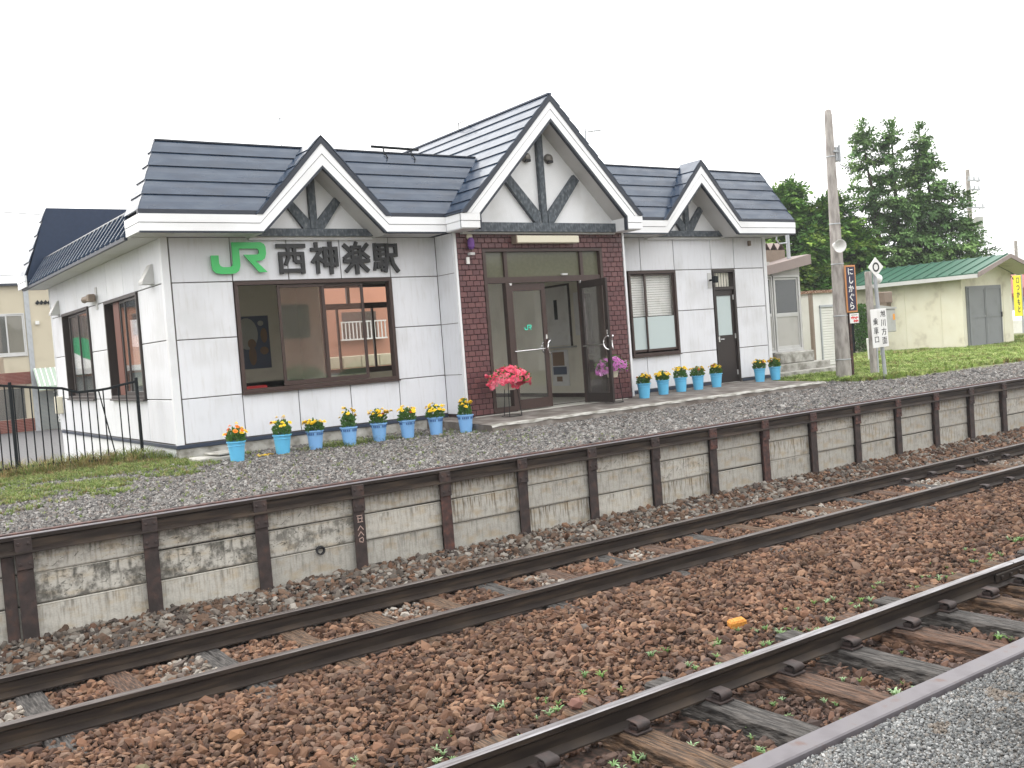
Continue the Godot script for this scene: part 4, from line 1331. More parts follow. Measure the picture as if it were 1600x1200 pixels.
	obj("entrance_frame", st, M.frame_brown, t)
	for q in [[5.045, 5.425], [5.49, 7.055], [7.12, 7.49]]:
		part_box("transom_light", q[0], q[1], 2.395, 2.815, 0.495, 0.503, M.glass_transom, t)
	part_box("sidelight", 5.045, 5.425, 0.24, 2.295, 0.497, 0.503, M.glass, t)
	part_box("sidelight", 7.10, 7.49, 0.24, 2.295, 0.497, 0.503, M.glass, t)
	part_box("door_closer", 6.60, 6.72, 2.40, 2.43, 0.56, 0.60, M.alu, t)
	var leaf_w := 0.765
	for k in 2:
		var hx := 5.495 if k == 0 else 7.03
		var leaf := new_st()
		for q in [[0.0, 0.085, 0.0, 2.125], [leaf_w - 0.085, leaf_w, 0.0, 2.125], [0.085, leaf_w - 0.085, 0.0, 0.17], [0.085, leaf_w - 0.085, 2.0, 2.125]]:
			bx(leaf, q[0], q[1], q[2], q[3], -0.02, 0.02, 0.003)
		var d := obj("entrance_door", leaf, M.frame_brown if k == 0 else M.frame_dark, t)
		part_box("pane", 0.085, leaf_w - 0.085, 0.17, 2.0, -0.003, 0.003, M.glass, d)
		var c := new_st()
		var xs := leaf_w - 0.04
		for sd in [-1.0, 1.0]:
			var arc := []
			for i in 11:
				var a := -0.5 * PI + PI * i / 10.0
				arc.append(Vector3(xs + 0.09 * (cos(a) - 0.3) * -1.0 + 0.03, 1.02 + 0.115 * sin(a), sd * (0.05 + 0.04 * cos(a))))
			tube(c, arc, 0.014, 8)
		tube(c, [Vector3(0.03, 0.985, 0.035), Vector3(xs - 0.05, 1.0, 0.035)], 0.012, 8)
		box(c, Vector3(xs, 1.20, 0.026), Vector3(0.035, 0.08, 0.014), 0.004)
		box(c, Vector3(0.05, 2.12, 0.026), Vector3(0.05, 0.05, 0.012), 0.004)
		obj("handle", c, M.chrome, d)
		d.position = Vector3(hx, 0.158, 0.50)
		if k == 1:
			d.rotation.y = -deg_to_rad(93.0)
			d.position.z = 0.52
		else:
			var lg := new_st()
			prism(lg, logo_poly(0.15, 0.088), 0.004, 0.006, Transform3D(Basis(), Vector3(0.285, 1.335, 0)))
			obj("logo_decal", lg, M.logo_teal, d)
	# ---- inside
	st = new_st()
	bx(st, 0.16, 12.44, 0.02, 0.12, -7.86, -0.17)
	bx(st, 4.6, 7.9, 0.02, 0.142, -0.17, 0.62)
	obj("floor", st, M.interior_floor, t)
	part_box("ceiling", 0.16, 12.44, 3.05, 3.10, -7.86, -0.17, M.ceiling, t)
	part_box("ceiling", 4.99, 7.54, 2.90, 2.93, -0.17, 0.35, M.ceiling, t)
	part_box("interior_wall", 8.35, 8.43, 0.12, 3.05, -7.86, -0.17, M.interior_wall, t)
	part_box("interior_wall", 8.05, 8.40, 0.12, 3.05, -0.166, -0.13, M.interior_wall, t)
	part_box("interior_wall", 0.165, 0.20, 0.12, 0.85, -7.86, -0.17, M.interior_dark, t)
	part_box("interior_wall", 3.65, 5.35, 0.12, 3.05, -7.86, -7.80, M.interior_dark, t)
	part_box("interior_wall", 0.2, 3.65, 0.12, 0.84, -7.86, -7.80, M.interior_dark, t)
	part_box("interior_wall", 0.2, 3.65, 2.51, 3.05, -7.86, -7.80, M.interior_dark, t)
	part_box("interior_wall", 0.2, 1.19, 0.84, 2.51, -7.86, -7.80, M.interior_dark, t)
	part_box("interior_wall", 2.6, 8.3, 0.12, 0.84, -7.86, -7.80, M.interior_dark, t)
	part_box("skirting", 8.33, 8.35, 0.12, 0.20, -7.8, -0.17, M.frame_brown, t)
	# ticket window, shelf, notices on the inner wall
	part_box("ticket_window", 8.335, 8.35, 1.17, 2.36, -2.35, -1.47, M.white_paint, t)
	st = new_st()
	bx(st, 8.325, 8.35, 2.36, 2.40, -2.40, -1.42)
	bx(st, 8.325, 8.35, 1.15, 2.36, -1.46, -1.42)
	obj("ticket_window_frame", st, M.frame_brown, t)
	part_box("ticket_slot", 8.325, 8.334, 1.70, 2.10, -1.93, -1.83, M.dark_void, t)
	part_box("shelf", 8.20, 8.35, 1.12, 1.15, -2.40, -1.30, M.alu, t)
	part_box("notice", 8.34, 8.349, 1.35, 2.20, -1.30, -1.15, M.white_paint, t)
	var po := part_box("poster", 8.335, 8.349, 0.35, 1.08, -2.15, -1.60, M.white_paint, t)
	part_box("poster_print", 8.33, 8.334, 0.76, 1.04, -2.10, -1.72, M.poster_brown, po)
	part_box("poster_print", 8.33, 8.334, 0.58, 0.74, -2.10, -1.66, M.poster_blue, po)
	part_box("poster_print", 8.33, 8.334, 0.44, 0.54, -2.0, -1.82, M.poster_brown, po)
	# posters and red chairs behind the open left sash of the large window
	var p2 := part_box("poster", 3.80, 4.55, 1.15, 2.35, -7.80, -7.785, M.poster_blue, t)
	for q in [[4.02, 1.95, 0.26, 0.36, 0], [4.12, 1.72, 0.10, 0.11, 1], [4.12, 1.45, 0.09, 0.22, 1], [4.42, 1.9, 0.08, 0.17, 1], [4.36, 2.18, 0.07, 0.06, 0], [4.4, 1.55, 0.1, 0.09, 1]]:
		var ps := new_st()
		var pp := []
		for j in 18:
			pp.append(Vector2(q[0] + q[2] * cos(TAU * j / 18), q[1] + q[3] * sin(TAU * j / 18)))
		prism(ps, pp, -7.784, -7.781 + 0.001 * q[4])
		obj("poster_print", ps, M.poster_brown if q[4] else M.grey_box, p2)
	part_box("lobby_partition", 5.3, 5.36, 0.12, 3.05, -7.8, -6.6, M.interior_dark, t)
	# ---- roof fittings
	st = new_st()
	for x in [3.55, 4.05]:
		tube(st, [Vector3(x, 4.40, 0.16), Vector3(x, 4.52, 0.14), Vector3(x, 4.56, 0.05)], 0.012, 6)
		tube(st, [Vector3(x, 4.42, 0.19), Vector3(x + 0.03, 4.35, 0.21), Vector3(x, 4.30, 0.235)], 0.009, 6)
	tube(st, [Vector3(3.35, 4.535, 0.12), Vector3(4.2, 4.525, 0.12)], 0.022, 6)
	obj("snow_guard", st, M.iron_black, t)
	st = new_st()
	tube(st, [Vector3(6.15, 5.35, -1.3), Vector3(6.15, 5.47, -1.3), Vector3(6.15, 5.47, -1.62), Vector3(6.15, 5.35, -1.62)], 0.012, 6)
	obj("ridge_hook", st, M.alu, t)
	# side wall: hooded vents and a lamp
	for z in [-0.55, -7.2]:
		st = new_st()
		prism(st, [Vector2(0, 2.52), Vector2(0, 2.80), Vector2(-0.03, 2.80), Vector2(-0.17, 2.56), Vector2(-0.17, 2.52)], z - 0.11, z + 0.11)
		obj("vent_hood", st, M.alu, t)
	part_box("lamp_plate", -0.02, -0.004, 2.40, 2.78, -4.02, -3.90, M.alu, t)
	st = new_st()
	box(st, Vector3(-0.10, 2.60, -3.96), Vector3(0.12, 0.13, 0.16), 0.015)
	tube(st, [Vector3(-0.12, 2.60, -4.0), Vector3(-0.12, 2.60, -4.35)], 0.045, 8, 0.06)
	obj("wall_lamp", st, M.brown_box, t)
	# utility box low on the rear corner
	part_box("meter_box", -0.12, -0.005, 0.55, 0.90, -7.85, -7.60, M.planter, t, 0.01)
	# things that only stand inside
	for i in 2:
		var ch := thing("waiting_chair", ["red waiting room chair behind the open pane, right one of the two", "red waiting room chair at the left edge of the large window opening"][i], "chair", Vector3(1.62 - 0.62 * i, 0.12, -1.35), "red chairs in the waiting room")
		var c2 := new_st()
		box(c2, Vector3(0, 0.62, 0.16), Vector3(0.44, 0.36, 0.06), 0.028)
		obj("backrest", c2, M.red_seat, ch)
		c2 = new_st()
		box(c2, Vector3(0, 0.43, -0.06), Vector3(0.46, 0.05, 0.44), 0.02)
		obj("seat", c2, M.red_seat, ch)
		for s in [[-1, -1], [1, -1], [-1, 1], [1, 1]]:
			c2 = new_st()
			tube(c2, [Vector3(s[0] * 0.19, 0.0, -0.06 + s[1] * 0.18), Vector3(s[0] * 0.18, 0.41, -0.06 + s[1] * 0.17)], 0.014, 6)
			obj("leg", c2, M.chrome, ch)
	# step in front of the entrance
	st = new_st()
	st.set_smooth_group(-1)
	var fz := FastNoiseLite.new()
	fz.seed = 8
	fz.frequency = 0.9
	var nseg := 60
	for i in nseg:
		var pa := []
		for k in 2:
			var x := lerpf(4.03, 11.85, float(i + k) / nseg)
			var e := 0.022 * fz.get_noise_1d(x * 2.0) + 0.012 * fz.get_noise_1d(x * 9.0)
			pa.append([Vector3(x, 0.146, 0.0), Vector3(x, 0.10 + e * 0.25, 1.86 + e), Vector3(x, 0.088 + e * 0.6, 1.90 + e * 1.2), Vector3(x, -0.03, 1.945 + e * 0.4)])
		for j in 3:
			quad(st, pa[0][j], pa[1][j], pa[1][j + 1], pa[0][j + 1], Vector3(0, 1, 0.6))
	for e in [[4.03, -1.0], [11.85, 1.0]]:
		quad(st, Vector3(e[0], -0.03, 0), Vector3(e[0], -0.03, 1.945), Vector3(e[0], 0.09, 1.90), Vector3(e[0], 0.146, 0), Vector3(e[1], 0, 0))
	var sl := obj("entrance_slab", st, M.concrete_slab)
	tag(sl, "low worn concrete step in front of the porch and right wing", "step")
	st = new_st()
	for i in nseg:
		var pa := []
		for k in 2:
			var x := lerpf(4.035, 11.845, float(i + k) / nseg)
			var e := 0.022 * fz.get_noise_1d(x * 2.0) + 0.012 * fz.get_noise_1d(x * 9.0)
			var wdn := 0.012 + 0.06 * fz.get_noise_1d(x * 4.0 + 50.0)
			pa.append([Vector3(x, 0.109 + e * 0.2, 1.86 + e - maxf(wdn, 0.0)), Vector3(x, 0.096 + e * 0.6, 1.91 + e * 1.2), Vector3(x, 0.078 + e * 0.5 - maxf(0.0, 0.5 * wdn), 1.920 + e * 1.1)])
		for j in 2:
			quad(st, pa[0][j], pa[1][j], pa[1][j + 1], pa[0][j + 1], Vector3(0, 1, 0.6))
	obj("worn_nosing", st, M.concrete, sl)


func logo_poly(w: float, h: float) -> Array:
	var src := [118, 798, 163, 798, 163, 848, 170, 863, 185, 870, 228, 870, 242, 862, 247, 848, 247, 718, 425, 718, 445, 728, 455, 748, 455, 790, 445, 820, 425, 832, 388, 835, 455, 905, 405, 905, 315, 795, 395, 795, 410, 788, 412, 768, 400, 757, 290, 757, 290, 862, 280, 893, 260, 908, 235, 912, 170, 912, 140, 905, 123, 885, 118, 855]
	var out := []
	for i in range(0, src.size(), 2):
		out.append(Vector2((src[i] - 118) / 337.0 * w, (912 - src[i + 1]) / 194.0 * h))
	return out


# ------------------------------------------------------------------ signs
const K_NISHI := [[0.13, 0.02, 0.93, 0.98, 0.93], [0.12, 0.09, 0.66, 0.09, 0.02], [0.12, 0.09, 0.66, 0.91, 0.66], [0.12, 0.91, 0.66, 0.91, 0.02], [0.12, 0.09, 0.08, 0.91, 0.08], [0.11, 0.38, 0.92, 0.38, 0.52, 0.28, 0.32], [0.11, 0.62, 0.92, 0.62, 0.44, 0.68, 0.38, 0.86, 0.38]]
const K_KAMI := [[0.11, 0.20, 1.0, 0.20, 0.84], [0.11, 0.03, 0.80, 0.39, 0.80, 0.05, 0.38], [0.11, 0.22, 0.56, 0.22, 0.0], [0.10, 0.29, 0.50, 0.42, 0.38], [0.12, 0.52, 0.84, 0.52, 0.24], [0.11, 0.52, 0.83, 0.96, 0.83], [0.12, 0.96, 0.84, 0.96, 0.24], [0.10, 0.52, 0.56, 0.96, 0.56], [0.11, 0.52, 0.28, 0.96, 0.28], [0.12, 0.74, 1.02, 0.74, -0.02]]
const K_RAKU := [[0.10, 0.52, 1.02, 0.47, 0.90], [0.11, 0.35, 0.88, 0.35, 0.48], [0.11, 0.65, 0.88, 0.65, 0.48], [0.10, 0.35, 0.87, 0.65, 0.87], [0.09, 0.35, 0.69, 0.65, 0.69], [0.10, 0.35, 0.51, 0.65, 0.51], [0.12, 0.05, 0.93, 0.22, 0.78], [0.12, 0.04, 0.50, 0.24, 0.64], [0.12, 0.95, 0.95, 0.79, 0.78], [0.12, 0.77, 0.65, 0.97, 0.50], [0.12, 0.02, 0.38, 0.98, 0.38], [0.13, 0.50, 0.48, 0.50, -0.04], [0.12, 0.40, 0.34, 0.08, 0.04], [0.12, 0.60, 0.34, 0.92, 0.04]]
const K_EKI := [[0.10, 0.08, 0.97, 0.08, 0.42], [0.10, 0.08, 0.95, 0.46, 0.95], [0.09, 0.08, 0.78, 0.44, 0.78], [0.09, 0.08, 0.62, 0.44, 0.62], [0.10, 0.27, 0.95, 0.27, 0.44], [0.10, 0.08, 0.44, 0.47, 0.44, 0.46, 0.06, 0.34, 0.04], [0.08, 0.07, 0.30, 0.02, 0.06], [0.08, 0.17, 0.30, 0.17, 0.12], [0.08, 0.26, 0.30, 0.28, 0.14], [0.08, 0.35, 0.32, 0.37, 0.20], [0.11, 0.58, 0.95, 0.58, 0.42, 0.48, 0.0], [0.11, 0.58, 0.93, 0.95, 0.93], [0.11, 0.95, 0.95, 0.95, 0.56], [0.10, 0.58, 0.59, 0.95, 0.59], [0.12, 0.73, 0.56, 0.80, 0.26, 0.98, 0.0]]
const H_NI := [[0.11, 0.15, 0.95, 0.12, 0.5, 0.18, 0.08], [0.10, 0.45, 0.78, 0.9, 0.8], [0.10, 0.43, 0.34, 0.58, 0.16, 0.92, 0.18]]
const H_SHI := [[0.12, 0.30, 0.97, 0.27, 0.3, 0.38, 0.09, 0.62, 0.07, 0.88, 0.34]]
const H_KA := [[0.11, 0.06, 0.70, 0.55, 0.74, 0.62, 0.6, 0.55, 0.15, 0.40, 0.08], [0.11, 0.38, 0.98, 0.28, 0.5, 0.08, 0.06], [0.11, 0.74, 0.82, 0.93, 0.48]]
const H_GU := [[0.12, 0.58, 0.97, 0.20, 0.52, 0.64, 0.03], [0.08, 0.68, 0.82, 0.78, 0.68], [0.08, 0.84, 0.90, 0.94, 0.76]]
const H_RA := [[0.11, 0.35, 0.97, 0.60, 0.84], [0.11, 0.24, 0.76, 0.20, 0.36, 0.45, 0.54, 0.72, 0.50, 0.82, 0.30, 0.62, 0.08, 0.28, 0.04]]
const H_TSU := [[0.11, 0.06, 0.66, 0.5, 0.82, 0.84, 0.7, 0.92, 0.45, 0.72, 0.2, 0.36, 0.1]]
const H_MO := [[0.11, 0.5, 0.96, 0.42, 0.3, 0.55, 0.06, 0.78, 0.1, 0.88, 0.36], [0.10, 0.2, 0.72, 0.75, 0.72], [0.10, 0.18, 0.46, 0.72, 0.46]]
const H_TO := [[0.11, 0.32, 0.95, 0.42, 0.55], [0.11, 0.88, 0.74, 0.4, 0.5, 0.22, 0.28, 0.36, 0.08, 0.86, 0.08]]
const K_ASAHI := [[0.08, 0.05, 0.72, 0.50, 0.72, 0.47, 0.14, 0.96, 0.12, 0.96, 0.22], [0.08, 0.28, 0.95, 0.22, 0.42, 0.04, 0.10], [0.07, 0.60, 0.90, 0.60, 0.34], [0.07, 0.90, 0.90, 0.90, 0.34], [0.07, 0.60, 0.89, 0.90, 0.89], [0.07, 0.60, 0.62, 0.90, 0.62], [0.07, 0.60, 0.36, 0.90, 0.36]]
const K_KAWA := [[0.09, 0.14, 0.95, 0.14, 0.40, 0.05, 0.04], [0.09, 0.50, 0.90, 0.50, 0.10], [0.09, 0.88, 0.96, 0.88, 0.02]]
const K_HO := [[0.09, 0.50, 1.0, 0.50, 0.82], [0.09, 0.04, 0.79, 0.96, 0.79], [0.09, 0.36, 0.79, 0.30, 0.36, 0.08, 0.02], [0.09, 0.34, 0.54, 0.84, 0.54, 0.78, 0.06, 0.58, 0.06]]
const K_MEN := [[0.08, 0.04, 0.95, 0.96, 0.95], [0.08, 0.10, 0.74, 0.10, 0.02], [0.08, 0.10, 0.73, 0.90, 0.73], [0.08, 0.90, 0.74, 0.90, 0.02], [0.08, 0.10, 0.06, 0.90, 0.06], [0.06, 0.37, 0.72, 0.37, 0.06], [0.06, 0.63, 0.72, 0.63, 0.06], [0.06, 0.37, 0.50, 0.63, 0.50], [0.06, 0.37, 0.28, 0.63, 0.28], [0.07, 0.50, 0.94, 0.46, 0.74]]
const K_JO := [[0.08, 0.26, 0.92, 0.76, 0.98], [0.08, 0.06, 0.76, 0.94, 0.76], [0.08, 0.03, 0.55, 0.97, 0.55], [0.07, 0.08, 0.34, 0.92, 0.34], [0.07, 0.30, 0.76, 0.30, 0.34], [0.07, 0.70, 0.76, 0.70, 0.34], [0.08, 0.50, 0.94, 0.50, 0.0], [0.08, 0.44, 0.32, 0.08, 0.06], [0.08, 0.56, 0.32, 0.94, 0.06]]
const K_SHA := [[0.08, 0.08, 0.89, 0.92, 0.89], [0.08, 0.18, 0.72, 0.18, 0.34], [0.08, 0.82, 0.72, 0.82, 0.34], [0.07, 0.18, 0.71, 0.82, 0.71], [0.07, 0.18, 0.53, 0.82, 0.53], [0.07, 0.18, 0.35, 0.82, 0.35], [0.08, 0.04, 0.17, 0.96, 0.17], [0.08, 0.50, 1.0, 0.50, 0.0]]
const K_GUCHI := [[0.09, 0.14, 0.86, 0.14, 0.08], [0.09, 0.86, 0.86, 0.86, 0.08], [0.09, 0.14, 0.85, 0.86, 0.85], [0.09, 0.14, 0.14, 0.86, 0.14]]


func signs() -> void:
	var t := thing("logo_sign", "green two letter railway logo mounted on the white wall over the large window", "logo sign", Vector3(0.672, 2.590, 0.012))
	var st := new_st()
	prism(st, logo_poly(0.825, 0.455), 0.03, 0.062)
	obj("letters", st, M.logo_green, t)
	st = new_st()
	for p in [Vector2(0.08, 0.1), Vector2(0.36, 0.3), Vector2(0.66, 0.1)]:
		bx(st, p.x - 0.012, p.x + 0.012, p.y - 0.012, p.y + 0.012, -0.008, 0.031)
	obj("spacer", st, M.galvanised, t)
	t = thing("station_name_sign", "four large black characters of the station name on the wall right of the green logo", "station sign", Vector3(0, 0, 0.012))
	var at := [1.690, 2.225, 2.765, 3.275]
	for i in 4:
		st = new_st()
		glyph(st, [K_NISHI, K_KAMI, K_RAKU, K_EKI][i], 0.425, 0.435, 0.045, Transform3D(Basis(), Vector3(at[i], 2.588, 0.004)), 1.08)
		obj("character", st, M.letter_black, t)


# ------------------------------------------------------------------ flowers
func blossom(st: SurfaceTool, p: Vector3, n: Vector3, rad: float, r: RandomNumberGenerator, ruffled: bool) -> void:
	# a blossom: petals round a raised middle
	var u := n.cross(Vector3(0.3, 0.2, 1.0)).normalized()
	var v := n.cross(u)
	var k := 8 if ruffled else 5
	var a0 := r.randf() * TAU
	for ring in (2 if ruffled else 1):
		var rr := rad * (1.0 - 0.38 * ring)
		for i in k:
			var a := a0 + TAU * i / k + ring * 0.4
			var d := u * cos(a) + v * sin(a)
			var e := -u * sin(a) + v * cos(a)
			var lift := n * rad * (0.18 * r.randf_range(-0.6, 1.0) + 0.35 * ring)
			var q := [p + n * rad * 0.3 * ring, p + d * rr * 0.75 - e * rr * 0.42 + lift, p + d * rr * 1.05 + lift * 0.6, p + d * rr * 0.75 + e * rr * 0.42 + lift]
			quad(st, q[0], q[1], q[2], q[3], n)
	if ruffled:
		for i in 5:
			var a := TAU * i / 5
			tri(st, p + n * rad * 0.85, p + (u * cos(a) + v * sin(a)) * rad * 0.45 + n * rad * 0.45, p + (u * cos(a + 1.26) + v * sin(a + 1.26)) * rad * 0.45 + n * rad * 0.45, u * cos(a + 0.6) + v * sin(a + 0.6) + n * 0.6)


func foliage(st: SurfaceTool, c: Vector3, rx: float, ry: float, n: int, leaf: float, r: RandomNumberGenerator) -> void:
	for i in n:
		var a := r.randf() * TAU
		var q := sqrt(r.randf())
		var p := c + Vector3(cos(a) * rx * q, ry * r.randf() * (1.0 - 0.6 * q * q), sin(a) * rx * q)
		var d := (p - c + Vector3(0, ry * 0.3, 0)).normalized()
		d = (d + Vector3(r.randf_range(-0.6, 0.6), r.randf_range(-0.4, 0.5), r.randf_range(-0.6, 0.6))).normalized()
		var s := d.cross(Vector3(r.randf_range(-1, 1), r.randf_range(-1, 1), r.randf_range(-1, 1))).normalized() * leaf * 0.28
		var e := p + d * leaf
		var m := p + d * leaf * 0.5
		quad(st, p, m + s, e, m - s, d.cross(s))


const POTS := [
	[0.40, 1.22, 0, "blue bucket of orange and yellow marigolds, first from the left under the large window"],
	[1.12, 1.02, 0, "cyan bucket of marigolds second from the left, beside yellow petals fallen on the gravel"],
	[1.62, 1.00, 1, "blue bucket with a low round mound of marigolds, third from the left"],
	[2.10, 1.10, 1, "blue bucket of thin upright marigolds, fourth from the left under the large window"],
	[2.61, 1.05, 1, "blue bucket of marigolds, fifth from the left, below the right part of the large window"],
	[3.04, 1.13, 1, "blue bucket of marigolds with one stem leaning out left, sixth from the left"],
	[3.48, 1.22, 1, "blue bucket of marigolds seventh from the left, at the left wing wall end"],
	[3.87, 1.44, 1, "blue bucket of tall loose marigolds standing against the left end of the concrete step"],
	[8.10, 0.83, 0, "cyan bucket of marigolds on the step, right next to the brick porch"],
	[8.78, 0.62, 0, "cyan bucket of spreading marigolds on the step, below the middle of the right window"],
	[9.33, 0.53, 0, "cyan bucket of marigolds on the step, below the right edge of the right window"],
	[9.79, 0.53, 0, "cyan bucket of marigolds on the step, second to the left of the brown staff door"],
	[10.35, 0.48, 0, "cyan bucket of marigolds on the step, just left of the brown staff door"],
	[11.62, 0.48, 0, "cyan bucket of marigolds on the step, just right of the brown staff door"],
	[12.08, 0.50, 0, "cyan bucket of marigolds on the step, last one at the right corner of the building"],
]


func flowers() -> void:
	var r := RandomNumberGenerator.new()
	r.seed = 99
	for i in POTS.size():
		var q = POTS[i]
		var y = 0.0 if i < 8 else 0.146 - 0.025 * q[1]
		var t := thing("flower_bucket", q[3], "flower bucket", Vector3(q[0], y, q[1]), "buckets of marigolds along the station front")
		t.rotation.y = r.randf() * TAU
		t.rotation.z = r.randf_range(-0.02, 0.02)
		var k := r.randf_range(0.96, 1.04)
		var st := new_st()
		lathe(st, [Vector2(0.0, 0.0), Vector2(0.088, 0.0), Vector2(0.114, 0.25), Vector2(0.128, 0.252), Vector2(0.128, 0.268), Vector2(0.117, 0.27), Vector2(0.108, 0.215), Vector2(0, 0.214)], 24, Transform3D(Basis().scaled(Vector3(k, 1, k)), Vector3.ZERO))
		var bk := obj("bucket", st, M.bucket_blue if q[2] else M.bucket_cyan, t)
		st = new_st()
		if q[2]:
			for j in 26:
				var a := TAU * j / 26
				if j % 5 == 0:
					continue
				box(st, Vector3(0, 0.222, 0.1125 * k), Vector3(0.019, 0.032, 0.008), 0.0, Transform3D(Basis(Vector3.UP, a), Vector3.ZERO))
			obj("rim_slots", st, M.bucket_dark, bk)
		else:
			lathe(st, [Vector2(0.1125, 0.205), Vector2(0.118, 0.21), Vector2(0.1135, 0.216)], 24, Transform3D(Basis().scaled(Vector3(k, 1, k)), Vector3.ZERO))
			obj("rim", st, M.bucket_cyan, bk)
		# the plant
		var tall := 0.14 if i == 2 else 0.21 if i in [3, 7] else 0.175
		var wide := (0.11 if i in [3, 7] else 0.15 if i in [9, 1, 4] else 0.135) * r.randf_range(0.85, 1.15)
		tall *= r.randf_range(0.85, 1.2)
		st = new_st()
		foliage(st, Vector3(0, 0.262, 0), wide * 0.82, tall, 330, 0.050, r)
		obj("foliage", st, M.plant_green, t).set_meta("kind", "stuff")
		var sy := new_st()
		var so := new_st()
		var nf: int = [18, 17, 24, 16, 24, 18, 18, 18, 18, 22, 18, 15, 17, 18, 20][i]
		for j in nf:
			var a := r.randf() * TAU
			var rad := wide * (0.25 + 0.85 * sqrt(r.randf()))
			var hh := 0.262 + tall * r.randf_range(0.85, 1.3) * (1.15 - 0.45 * rad / wide)
			var p := Vector3(cos(a) * rad, hh, sin(a) * rad)
			if i == 5 and j == 0:
				p = Vector3(-0.22, 0.42, 0.05)
			var n := Vector3(cos(a) * 0.4 + r.randf_range(-0.2, 0.2), 0.9, sin(a) * 0.4 + r.randf_range(0.0, 0.5)).normalized()
			var use := so if i == 0 and j % 2 == 0 or r.randf() < 0.07 else sy
			blossom(use, p, n, r.randf_range(0.024, 0.038), r, true)
		obj("blossoms", sy, M.petal_yellow, t).set_meta("kind", "stuff")
		so.generate_normals()
		var om := so.commit()
		if om.get_surface_count():
			mi("blossoms", om, M.petal_orange if i == 0 else M.petal_rust, t).set_meta("kind", "stuff")
	# yellow petals fallen beside the second bucket
	var st3 := new_st()
	for j in 26:
		blossom(st3, Vector3(r.randf_range(-0.13, 0.13), 0.012 + 0.02 * r.randf(), r.randf_range(-0.06, 0.06)), Vector3(r.randf_range(-0.4, 0.4), 1, r.randf_range(-0.4, 0.4)).normalized(), 0.024, r, false)
	var fp := obj("fallen_blossoms", st3, M.petal_yellow)
	fp.position = Vector3(0.88, 0.0, 1.06)
	tag(fp, "small heap of yellow blossoms fallen on the gravel between the first two buckets", "blossoms")
	# the two baskets on wire stands at the entrance
	for k in 2:
		var t := thing("flower_stand", ["bushy coral red petunias in a planter on a wire stand left of the entrance", "mauve pink petunias in a cream planter on a stand behind the open door leaf"][k], "flower stand", [Vector3(5.02, 0.105, 1.03), Vector3(7.30, 0.105, 0.92)][k], "petunia stands beside the entrance")
		var st := new_st()
		var hgt := 0.56 if k == 0 else 0.58
		for a in [0.3, 2.4, 4.5]:
			tube(st, [Vector3(cos(a) * 0.17, 0.0, sin(a) * 0.17), Vector3(cos(a) * 0.11, hgt, sin(a) * 0.11)], 0.006, 6)
		for q in [[0.165, 0.02], [0.115, hgt]]:
			var ring := []
			for j in 17:
				ring.append(Vector3(cos(TAU * j / 16) * q[0], q[1], sin(TAU * j / 16) * q[0]))
			tube(st, ring, 0.006, 6)
		obj("wire_stand", st, M.iron_black, t)
		st = new_st()
		lathe(st, [Vector2(0, hgt - 0.12), Vector2(0.085, hgt - 0.12), Vector2(0.125, hgt + 0.035), Vector2(0.14, hgt + 0.035), Vector2(0.14, hgt + 0.06), Vector2(0.12, hgt + 0.06), Vector2(0.11, hgt), Vector2(0, hgt)], 20)
		obj("planter", st, M.planter, t)
		st = new_st()
		var wide: float = [0.35, 0.29][k]
		foliage(st, Vector3(0, hgt + 0.0, 0), wide * 0.92, 0.25, 500, 0.06, r)
		obj("foliage", st, M.plant_green, t).set_meta("kind", "stuff")
		st = new_st()
		var lt := new_st()
		for j in (400 if k == 0 else 170):
			var a := r.randf() * TAU
			var th := acos(1.0 - r.randf() * 1.15)
			var d := Vector3(sin(th) * cos(a), cos(th), sin(th) * sin(a))
			var p := Vector3(d.x * wide, hgt + 0.06 + d.y * (0.18 if k == 0 else 0.17) - 0.08 * d.x * d.x, d.z * wide * 0.9) * 1.0
			if k == 0 and j % 40 == 0:
				p = Vector3(r.randf_range(-0.48, -0.2), hgt + r.randf_range(-0.06, 0.15), r.randf_range(-0.15, 0.15))
			if k == 0 and j % 29 == 0:
				p = Vector3(r.randf_range(-0.08, 0.1), hgt - 0.1 * r.randf(), 0.16)
			p.y += 0.03 * sin(p.x * 23.0) * cos(p.z * 19.0)
			blossom(st if j % 3 else lt, p, (d + Vector3(r.randf_range(-0.5, 0.5), r.randf_range(-0.3, 0.4), r.randf_range(-0.3, 0.6))).normalized(), r.randf_range(0.028, 0.046), r, j % 4 == 0)
		obj("blossoms", st, [M.petal_red, M.petal_pink][k], t).set_meta("kind", "stuff")
		obj("blossoms", lt, [M.petal_rose, M.petal_lilac][k], t).set_meta("kind", "stuff")


